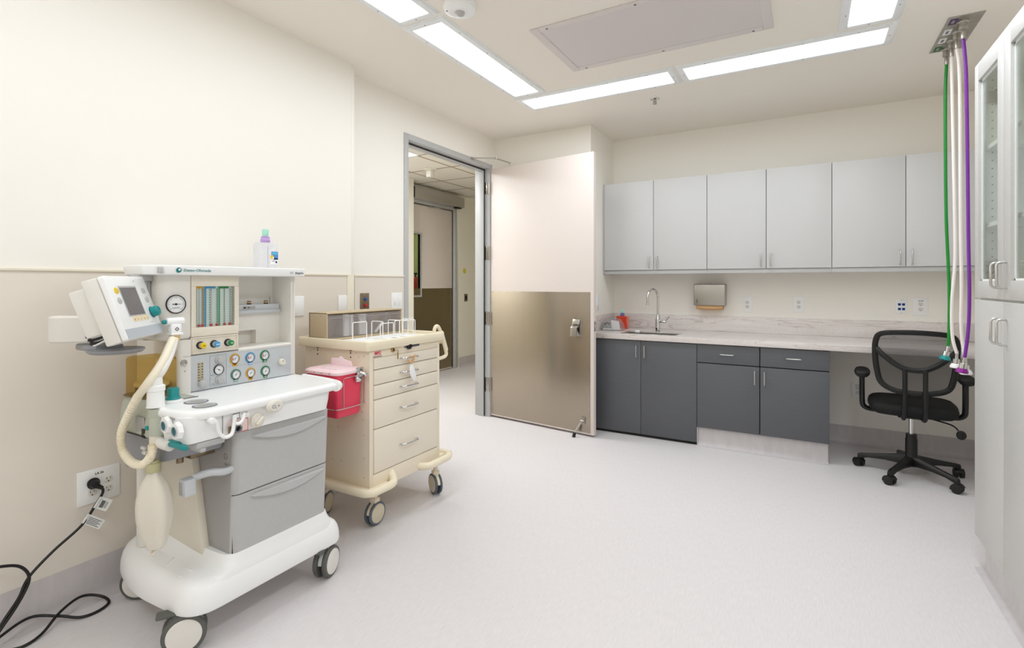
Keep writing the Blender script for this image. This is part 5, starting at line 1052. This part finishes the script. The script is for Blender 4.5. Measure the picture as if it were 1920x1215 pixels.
for x, y, a in ((-2.035, 2.06, 0.06), (-2.005, 2.55, math.radians(-118)), (-2.38, 2.02, 0.4), (-2.38, 2.47, 0.2)):
    caster(x, y, a, 0.063, False, 'caster', CT, 0.232, mat('caster_beige', '#CFC5AE', 0.45) if 'caster_beige' not in bpy.data.materials else bpy.data.materials['caster_beige'], 'tyre', 'cart', 0.012)

# tilt bins on the tray
r = empty('tilt_bin_rack', (-2.33, 2.22, 0.992), 0, 'row of clear tilt-out bins in a beige housing on the back of the cart top', 'bin rack')
b = MB().m('binback'); X0, X1 = -2.405, -2.262
b.box(X0, X1, 1.93, 1.938, 0.9925, 1.147, 0.002); b.box(X0, X1, 2.522, 2.53, 0.9925, 1.147, 0.002); b.box(X0, X0+0.006, 1.93, 2.53, 0.9925, 1.147); b.box(X0, X1+0.002, 1.93, 2.53, 1.140, 1.148, 0.002); b.box(X0, X1+0.006, 1.93, 2.53, 0.9925, 1.003, 0.002)
b.m('ink').t(fY((0, 1.93, 0))).lathe([(0.002, 0), (0.002, 0.0006)], (-2.31, 1.13, 0), n=8); b.build('housing', r)
for k in range(5):
    y0 = 1.940+k*0.1165; y1 = y0+0.1135; b = MB().m('binclear')
    b.loft([[(X1-0.10, y0, 1.006), (X1-0.10, y1, 1.006), (X1-0.004, y1, 1.006), (X1-0.004, y0, 1.006)][::-1], [(X1-0.05, y0, 1.132), (X1-0.05, y1, 1.132), (X1+0.001, y1, 1.132), (X1+0.001, y0, 1.132)][::-1]], True, False)
    b.box(X1-0.002, X1+0.008, y0+0.015, y1-0.015, 1.115, 1.120, 0.001)
    b.quad((X1-0.012, y0+0.004, 1.122), (X1-0.012, y0+0.035, 1.122), (X1-0.004, y0+0.018, 1.095), (X1-0.004, y0+0.016, 1.095))
    b.build('clear_bin', r)
for k, (y, w_, h) in enumerate(((2.085, 0.022, 0.125), (2.105, 0.018, 0.12), (2.13, 0.012, 0.12), (2.205, 0.020, 0.12), (2.228, 0.014, 0.12))):
    b = MB().m('foil'); x = X1-0.02-0.006*(k % 2)
    b.loft([[(x-0.006*s+q*0.006, y-w_*s2, z) for q, s2 in ((0, -1), (1, -0.3), (1, 0.5), (0, 1))] for z, s in ((1.008, 0), (1.03, 0.4), (1.08, 0.2), (1.008+h, 0.8))])
    tag(b.build('sterile_packet'), 'silvery sterile packet standing in the second or third clear tilt bin', 'packet', 'sterile packets in the tilt bins')
tag(MB().m('paper').loft([[(-2.30, 2.318, 1.01), (-2.30, 2.388, 1.07), (-2.285, 2.392, 1.062), (-2.285, 2.325, 1.007)], [(-2.298, 2.318, 1.014), (-2.298, 2.386, 1.076), (-2.283, 2.39, 1.068), (-2.283, 2.325, 1.011)]]).build('folded_instruction_sheet'), 'white folded sheet leaning diagonally in the fourth clear tilt bin', 'paper')
# white wire organizer
r = empty('wire_organizer', (-2.14, 2.29, 0.993), 0, 'row of white wire hoops standing on the cart top in front of the clear bins', 'wire rack')
def wloop(P0, P1, z1, zb=0.996):
    P0 = V(P0); P1 = V(P1); a = V((P0.x, P0.y, zb)); d = V((P1.x, P1.y, zb)); q = 0.007; e = (d-a).normalized()*q
    MB().m('wire').tube([a, V((a.x, a.y, z1-q)), V((a.x, a.y, z1-q*.3))+e*.3, V((a.x, a.y, z1))+e, V((d.x, d.y, z1))-e, V((d.x, d.y, z1-q*.3))-e*.3, V((d.x, d.y, z1-q)), d], 0.0026, n=8, sub=1, up=(1, 0.3, 0)).build('wire_loop', r)
for P0, P1, z in (((-2.14, 2.00), (-2.14, 2.103), 1.095), ((-2.21, 2.212), (-2.122, 2.212), 1.088), ((-2.13, 2.20), (-2.13, 2.308), 1.076), ((-2.21, 2.35), (-2.12, 2.35), 1.087), ((-2.135, 2.325), (-2.145, 2.454), 1.085), ((-2.21, 2.474), (-2.119, 2.474), 1.088), ((-2.14, 2.40), (-2.14, 2.515), 1.08)): wloop(P0, P1, z)
b = MB().m('wire')
for x in (-2.21, -2.14): b.tube([(x, 1.99, 0.9955), (x, 2.52, 0.9955)], 0.0026, n=8, sub=1, up=(1, 0, 0))
b.build('base_wire', r)
b = MB().m('paper'); b.box(-2.235, -2.03, 1.97, 2.15, 0.9923, 0.9931); tag(b.build('paper_sheet'), 'white paper sheet under the wire hoops, near end of the cart tray', 'paper')
b = MB().m('paper'); b.box(-2.245, -2.02, 2.18, 2.45, 0.9923, 0.9935); b.m('inkgrey').box(-2.10, -2.04, 2.25, 2.27, 0.9935, 0.9937).box(-2.10, -2.06, 2.33, 2.34, 0.9935, 0.9937); tag(b.build('paper_sheet'), 'white paper sheet under the wire hoops, far end of the cart tray', 'paper')
# breakaway tag on first handle
r = empty('seal_tag', (cx1+0.03, 2.225, 0.76), 0, 'white tag and amber plastic ties hanging from the top drawer handle of the cart', 'tag')
b = MB().m(mat('amber_tie', '#D9A66A', 0.5)); b.tube([(cx1+0.045, 2.205, 0.905), (cx1+0.030, 2.20, 0.885), (cx1+0.040, 2.225, 0.865), (cx1+0.046, 2.24, 0.895), (cx1+0.036, 2.255, 0.905), (cx1+0.030, 2.24, 0.875), (cx1+0.035, 2.222, 0.84)], 0.0035, n=8, sub=5); b.build('tie', r)
b = MB().m('white'); b.t(fX((cx1+0.036, 0, 0))); b.prism([(2.212, 0.845), (2.225, 0.858), (2.240, 0.845), (2.262, 0.80), (2.262, 0.775), (2.250, 0.756), (2.228, 0.775), (2.210, 0.81)], -0.003, 0.003, 0.0015); b.build('tag_body', r)

# sharps container on the side of the cart
r = empty('sharps_container', (-2.1, 1.84, 0.64), 0, 'translucent pink sharps container with pale lid hung on the side of the cart', 'sharps container')
sx0, sx1, sy0, sy1 = -2.225, -1.985, 1.755, 1.930
PS = rrect(sx0, sx1, sy0, sy1, 0.030, 6)
b = MB().m('pinktub'); b.loft([[(x, y, z) for x, y in inset(PS, d)] for z, d in ((0.640, 0.022), (0.643, 0.014), (0.652, 0.009), (0.862, 0.0))]); b.build('tub', r)
b = MB().m('pinklid'); b.loft([[(x, y, z) for x, y in inset(PS, d)] for z, d in ((0.855, -0.006), (0.857, -0.008), (0.868, -0.008), (0.874, -0.003), (0.876, 0.006), (0.880, 0.012), (0.880, 0.03))])
b.m('pinktub')
for k in range(4): b.cyl((sx0+0.03+0.055*k, sy0-0.0085, 0.864), (sx0+0.03+0.055*k, sy0-0.0075, 0.864), 0.0035, n=10)
b.build('lid', r)
b = MB().m('pinklid'); y = 1.80
fl = [(-2.172, 0.882), (-2.172, 0.922), (-2.122, 0.922), (-2.112, 0.932), (-2.095, 0.932), (-2.085, 0.921), (-2.030, 0.914), (-2.012, 0.882)]
b.t(frame((0, y, 0), (1, 0, 0), (0, 0.12, 1))); b.prism(fl, 0.02, 0.026, 0.002)
b.t(Matrix.Identity(4))
for k in range(13): b.box(-2.16+k*0.0115, -2.154+k*0.0115, 1.777, 1.80, 0.8795, 0.885, 0.001)
b.build('lid_flap', r)
b = MB(fY((0, sy0-0.001, 0))).m('biolab'); b.box(-2.165, -2.115, 0.795, 0.842, 0, 0.0012); b.m('ink').text('BIOHAZARD', 0.008, -2.140, 0.804, 0.0014, 'CENTER').lathe([(0.008, 0.0012), (0.008, 0.0016)], (-2.155, 0.832, 0), n=16).box(-2.165, -2.115, 0.841, 0.843, 0, 0.0016); b.build('warning_label', r)
b = MB().m('chrome'); e = 0.006; xa, xb_ = sx0-e, sx1+e; ya = sy0-e; zz = 0.690
b.tube([(xa, 1.934, zz), (xa, ya+0.03, zz), (xa+0.01, ya+0.01, zz), (xa+0.03, ya, zz), (xb_-0.03, ya, zz), (xb_-0.01, ya+0.01, zz), (xb_, ya+0.03, zz), (xb_, 1.934, zz)], 0.0026, n=8, sub=4)
b.tube([(xb_, 1.772+0.02, zz), (xb_+0.001, 1.79, 0.835), (xb_+0.001, 1.80, 0.840), (xb_, 1.90, 0.842), (xb_, 1.934, 0.842)], 0.0022, n=8, sub=1, up=(1, 0, 0)); b.tube([(xb_, 1.925, zz), (xb_, 1.928, 0.842)], 0.0022, n=8, sub=1, up=(1, 0, 0))
b.build('wire_holder', r)
b = MB().m('chrome'); b.box(xb_-0.002, xb_+0.010, 1.872, 1.915, 0.845, 0.882, 0.004); b.cyl((xb_+0.004, 1.90, 0.85), (xb_+0.034, 1.912, 0.842), 0.015, 0.013, n=10, bev=0.003); b.box(xb_-0.002, xb_+0.012, 1.862, 1.90, 0.810, 0.846, 0.004); b.cyl((xb_+0.0, 1.88, 0.825), (xb_+0.022, 1.87, 0.822), 0.010, n=10); b.build('lock_bracket', r)

# ------------------------------------------------------------------ power cord and plug
r = empty('power_cable', (-2.55, 0.99, 0.0), 0, 'black power cord with two printed tags, looping from the wall outlet onto the floor', 'cable')
b = MB().m('black'); pc = V((XL+0.012, 0.988, 0.483)); b.cyl(pc, pc+V((0.014, 0, 0)), 0.021, 0.023, n=24, bev=0.003); b.cyl(pc+V((0.014, 0, 0)), pc+V((0.034, 0.0, -0.002)), 0.019, 0.014, n=20, bev=0.003); b.cyl(pc+V((0.026, 0, -0.004)), pc+V((0.034, 0.022, -0.022)), 0.011, 0.007, n=14); b.build('plug', r)
P1 = [(pc.x+0.034, 1.010, 0.461), (pc.x+0.036, 1.008, 0.44), (pc.x+0.034, 0.985, 0.40), (-2.51, 0.93, 0.342), (-2.50, 0.839, 0.285), (-2.49, 0.765, 0.225), (-2.485, 0.735, 0.165), (-2.475, 0.695, 0.115), (-2.44, 0.62, 0.03), (-2.40, 0.56, 0.006), (-2.3, 0.50, 0.005)]
P2 = [(-2.30, 0.50, 0.005), (-2.36, 0.40, 0.005), (-2.46, 0.36, 0.02), (-2.53, 0.40, 0.10), (-2.52, 0.47, 0.215), (-2.50, 0.60, 0.315), (-2.50, 0.685, 0.298), (-2.50, 0.742, 0.272), (-2.488, 0.765, 0.225), (-2.482, 0.745, 0.17), (-2.468, 0.695, 0.105), (-2.435, 0.61, 0.03), (-2.42, 0.53, 0.006)]
P3 = [(-2.42, 0.53, 0.006), (-2.45, 0.56, 0.006), (-2.51, 0.690, 0.040), (-2.546, 0.785, 0.046), (-2.505, 0.855, 0.026), (-2.452, 0.905, 0.010), (-2.444, 0.962, 0.006), (-2.470, 1.008, 0.010), (-2.520, 0.995, 0.026), (-2.542, 0.940, 0.044), (-2.505, 0.862, 0.038), (-2.455, 0.79, 0.012), (-2.440, 0.73, 0.006), (-2.475, 0.67, 0.006), (-2.43, 0.58, 0.005), (-2.3, 0.50, 0.005)]
MB().m('black').tube(P1, 0.0052, n=10, sub=8).build('cord', r); MB().m('black').tube(P2, 0.0052, n=10, sub=8).build('cord', r); MB().m('black').tube(P3, 0.0052, n=10, sub=8).build('cord', r)
for (q0, q1, wv, txt) in (((-2.522, 0.978, 0.392), (-2.528, 1.005, 0.428), 0.042, 0), ((-2.515, 0.936, 0.348), (-2.52, 0.960, 0.375), 0.062, 1)):
    q0 = V(q0); q1 = V(q1); up = (q1-q0); rtv = V((0.35, 1.0, -0.62)) if not txt else V((0.2, 1.0, -0.30)); T = frame(q0+V((0.006, 0, 0)), rtv - up.normalized()*rtv.dot(up.normalized()), up)
    b = MB(T).m('tagc'); h = up.length*1.0; b.box(-0.007, 0.0, 0.0, h, -0.006, 0.006, 0.003); b.box(-0.001, wv, 0.0, h, -0.0004, 0.0004)
    b.m('ink')
    if txt:
        for k in range(5): b.box(0.006, wv-0.008-0.008*(k % 2), 0.005+k*0.0055, 0.007+k*0.0055, 0.0005, 0.0008)
    else:
        for k in range(9): b.box(0.008+k*0.0016, 0.0088+k*0.0016+0.0003*(k % 3), 0.008, h-0.01, 0.0005, 0.0008)
        for k in range(2): b.box(0.026+k*0.004, 0.0275+k*0.004, 0.010, h-0.012, 0.0005, 0.0008)
    b.build('printed_tag', r)
b = MB().m('black'); b.tube([(-2.50, 1.06, 0.02), (-2.52, 1.085, 0.006), (-2.45, 1.03, 0.005), (-2.40, 1.0, 0.005), (-2.33, 1.03, 0.005), (-2.25, 1.12, 0.005)], 0.005, n=8, sub=6) if False else None

# ------------------------------------------------------------------ mesh-back task chair
CH = empty('task_chair', (0.625, 4.385, 0), math.radians(-4), 'black mesh-back swivel task chair with armrests pulled up to the stone counter', 'chair')
TC = WM[CH.name].copy(); tr = math.radians(4)
for k in range(5):
    a = math.radians(24+72*k)+tr; d = V((math.cos(a), math.sin(a), 0)); s = V((-d.y, d.x, 0)); b = MB(TC).m('black')
    rg = []
    for t, hz, hw, hh in ((0.02, 0.105, 0.028, 0.03), (0.06, 0.108, 0.026, 0.028), (0.15, 0.100, 0.020, 0.018), (0.24, 0.088, 0.017, 0.013), (0.285, 0.078, 0.017, 0.016), (0.305, 0.072, 0.012, 0.016)):
        c = d*t+V((0, 0, hz)); rg.append([c + s*(hw*x) + V((0, 0, hh*y)) for x, y in ((-1, -1), (1, -1), (1, 0.3), (0.6, 1), (-0.6, 1), (-1, 0.3))])
    b.loft(rg); leg = b.build('base_leg', CH)
    c = d*0.298; b = MB(TC).m('black2'); ca = V((math.cos(0.15+0.25*k), math.sin(0.15+0.25*k), 0)); w0 = V((c.x, c.y, 0.027))
    for q in (-1, 1): b.cyl(w0+ca*q*0.006, w0+ca*q*0.028, 0.027, n=24, bev=0.003)
    b.m('black').cyl((c.x, c.y, 0.03), (c.x, c.y, 0.075), 0.009, n=12); Tm = TC @ frame(w0, V((-ca.y, ca.x, 0)), (0, 0, 1)); b.t(Tm); b.prism([(0.034*math.cos(PI*j/10-0.3), 0.034*math.sin(PI*j/10-0.3)) for j in range(11)], -0.027, 0.027, 0.003); b.build('caster', leg)
b = MB(TC).m('black'); b.lathe([(0.035, 0.07), (0.045, 0.085), (0.045, 0.125), (0.036, 0.135), (0.034, 0.14), (0.034, 0.25), (0.031, 0.262), (0.031, 0.285)], n=28); b.build('column_cover', CH)
MB(TC).m('chrome').cyl((0, 0, 0.28), (0, 0, 0.42), 0.0145, n=20).build('gas_lift', CH)
b = MB(TC).m('black'); b.box(-0.08, 0.08, -0.10, 0.10, 0.405, 0.432, 0.008); b.tube([(0.08, -0.02, 0.41), (0.20, -0.06, 0.39), (0.235, -0.075, 0.36)], 0.005, n=8, sub=4); b.sphere((0.248, -0.082, 0.335), (0.026, 0.010, 0.030)); b.build('tilt_mechanism', CH)
SO = smooth_poly([(-0.235, -0.12), (-0.20, -0.195), (-0.08, -0.225), (0.08, -0.225), (0.20, -0.195), (0.235, -0.12), (0.245, 0.05), (0.225, 0.18), (0.12, 0.235), (-0.12, 0.235), (-0.225, 0.18), (-0.245, 0.05)], 4)
b = MB(TC).m('blackfab'); b.loft([[(x, y, z) for x, y in inset(SO, d)] for z, d in ((0.432, 0.05), (0.436, 0.03), (0.452, 0.008), (0.475, 0.0), (0.497, 0.006), (0.510, 0.020), (0.516, 0.040))]); b.build('seat', CH)
# back: outline ring in the x-z plane, slightly curved
def bk(x, z): return V((x, -0.235 + 0.9*x*x*0.55 - (z-0.6)*0.10, z))
OUT = smooth_poly([(-0.205, 0.93), (-0.175, 0.980), (-0.06, 0.993), (0.06, 0.993), (0.175, 0.980), (0.207, 0.93), (0.205, 0.82), (0.192, 0.70), (0.165, 0.635), (0.08, 0.605), (-0.02, 0.600), (-0.11, 0.612), (-0.175, 0.655), (-0.198, 0.74), (-0.208, 0.84)], 4)
b = MB(TC).m('black'); b.tube([bk(x, z) for x, z in OUT], 0.017, n=10, closed=True, sub=1, ry=0.011, up=(0, 1, 0)); b.build('back_frame', CH)
cen = (0.0, 0.80); b = MB(TC).m('mesh'); vs = [bk(*cen) + V((0, 0.012, 0))]; fs = []; n = len(OUT); K = 6
for j in range(1, K+1):
    for x, z in OUT:
        t = j/K; p = bk(cen[0]+(x-cen[0])*t, cen[1]+(z-cen[1])*t); vs.append(p+V((0, 0.012*(1-t*t), 0)))
for i in range(n): fs.append((0, 1+i, 1+(i+1) % n))
for j in range(K-1):
    for i in range(n): fs.append((1+j*n+i, 1+(j+1)*n+i, 1+(j+1)*n+(i+1) % n, 1+j*n+(i+1) % n))
b.add(vs, fs); b.build('back_mesh', CH)
b = MB(TC).m('black'); b.tube([bk(-0.203, 0.885)+V((0, -0.008, 0)), bk(-0.17, 0.845)+V((0, -0.018, 0)), bk(-0.10, 0.785)+V((0, -0.02, 0)), bk(-0.04, 0.757)+V((0, -0.022, 0)), bk(0.04, 0.757)+V((0, -0.022, 0)), bk(0.10, 0.785)+V((0, -0.02, 0)), bk(0.17, 0.845)+V((0, -0.018, 0)), bk(0.203, 0.885)+V((0, -0.008, 0))], 0.016, n=10, sub=5, ry=0.010, up=(0, 1, 0)); b.build('lumbar_bar', CH)
for s in (-1, 1):
    b = MB(TC).m('black'); x = s*0.052; b.tube([(x, -0.275, 0.76), (x, -0.272, 0.60), (x*1.05, -0.255, 0.50), (x*1.05, -0.21, 0.435), (x*1.0, -0.15, 0.418), (x, -0.05, 0.420)], 0.0135, n=12, sub=5); b.build('back_post', CH)
for s in (-1, 1):
    b = MB(TC).m('black'); b.tube([(s*0.13, 0.02, 0.428), (s*0.22, 0.0, 0.425), (s*0.268, -0.01, 0.445), (s*0.277, -0.012, 0.50), (s*0.277, -0.012, 0.66)], 0.0165, n=12, sub=5, ry=0.022, up=(0, 1, 0)); arm = b.build('arm_post', CH)
    pad = smooth_poly([(s*0.277-0.042, -0.10), (s*0.277, -0.125), (s*0.277+0.042, -0.10), (s*0.277+0.047, 0.02), (s*0.277+0.035, 0.11), (s*0.277, 0.13), (s*0.277-0.035, 0.11), (s*0.277-0.045, 0.02)], 4)
    b = MB(TC).m('black2'); b.loft([[(x, y, z) for x, y in (inset(pad, d) if s > 0 else inset(pad, d))] for z, d in ((0.655, 0.03), (0.660, 0.016), (0.675, 0.003), (0.690, 0.0), (0.700, 0.006), (0.705, 0.02))]); b.build('arm_pad', arm)
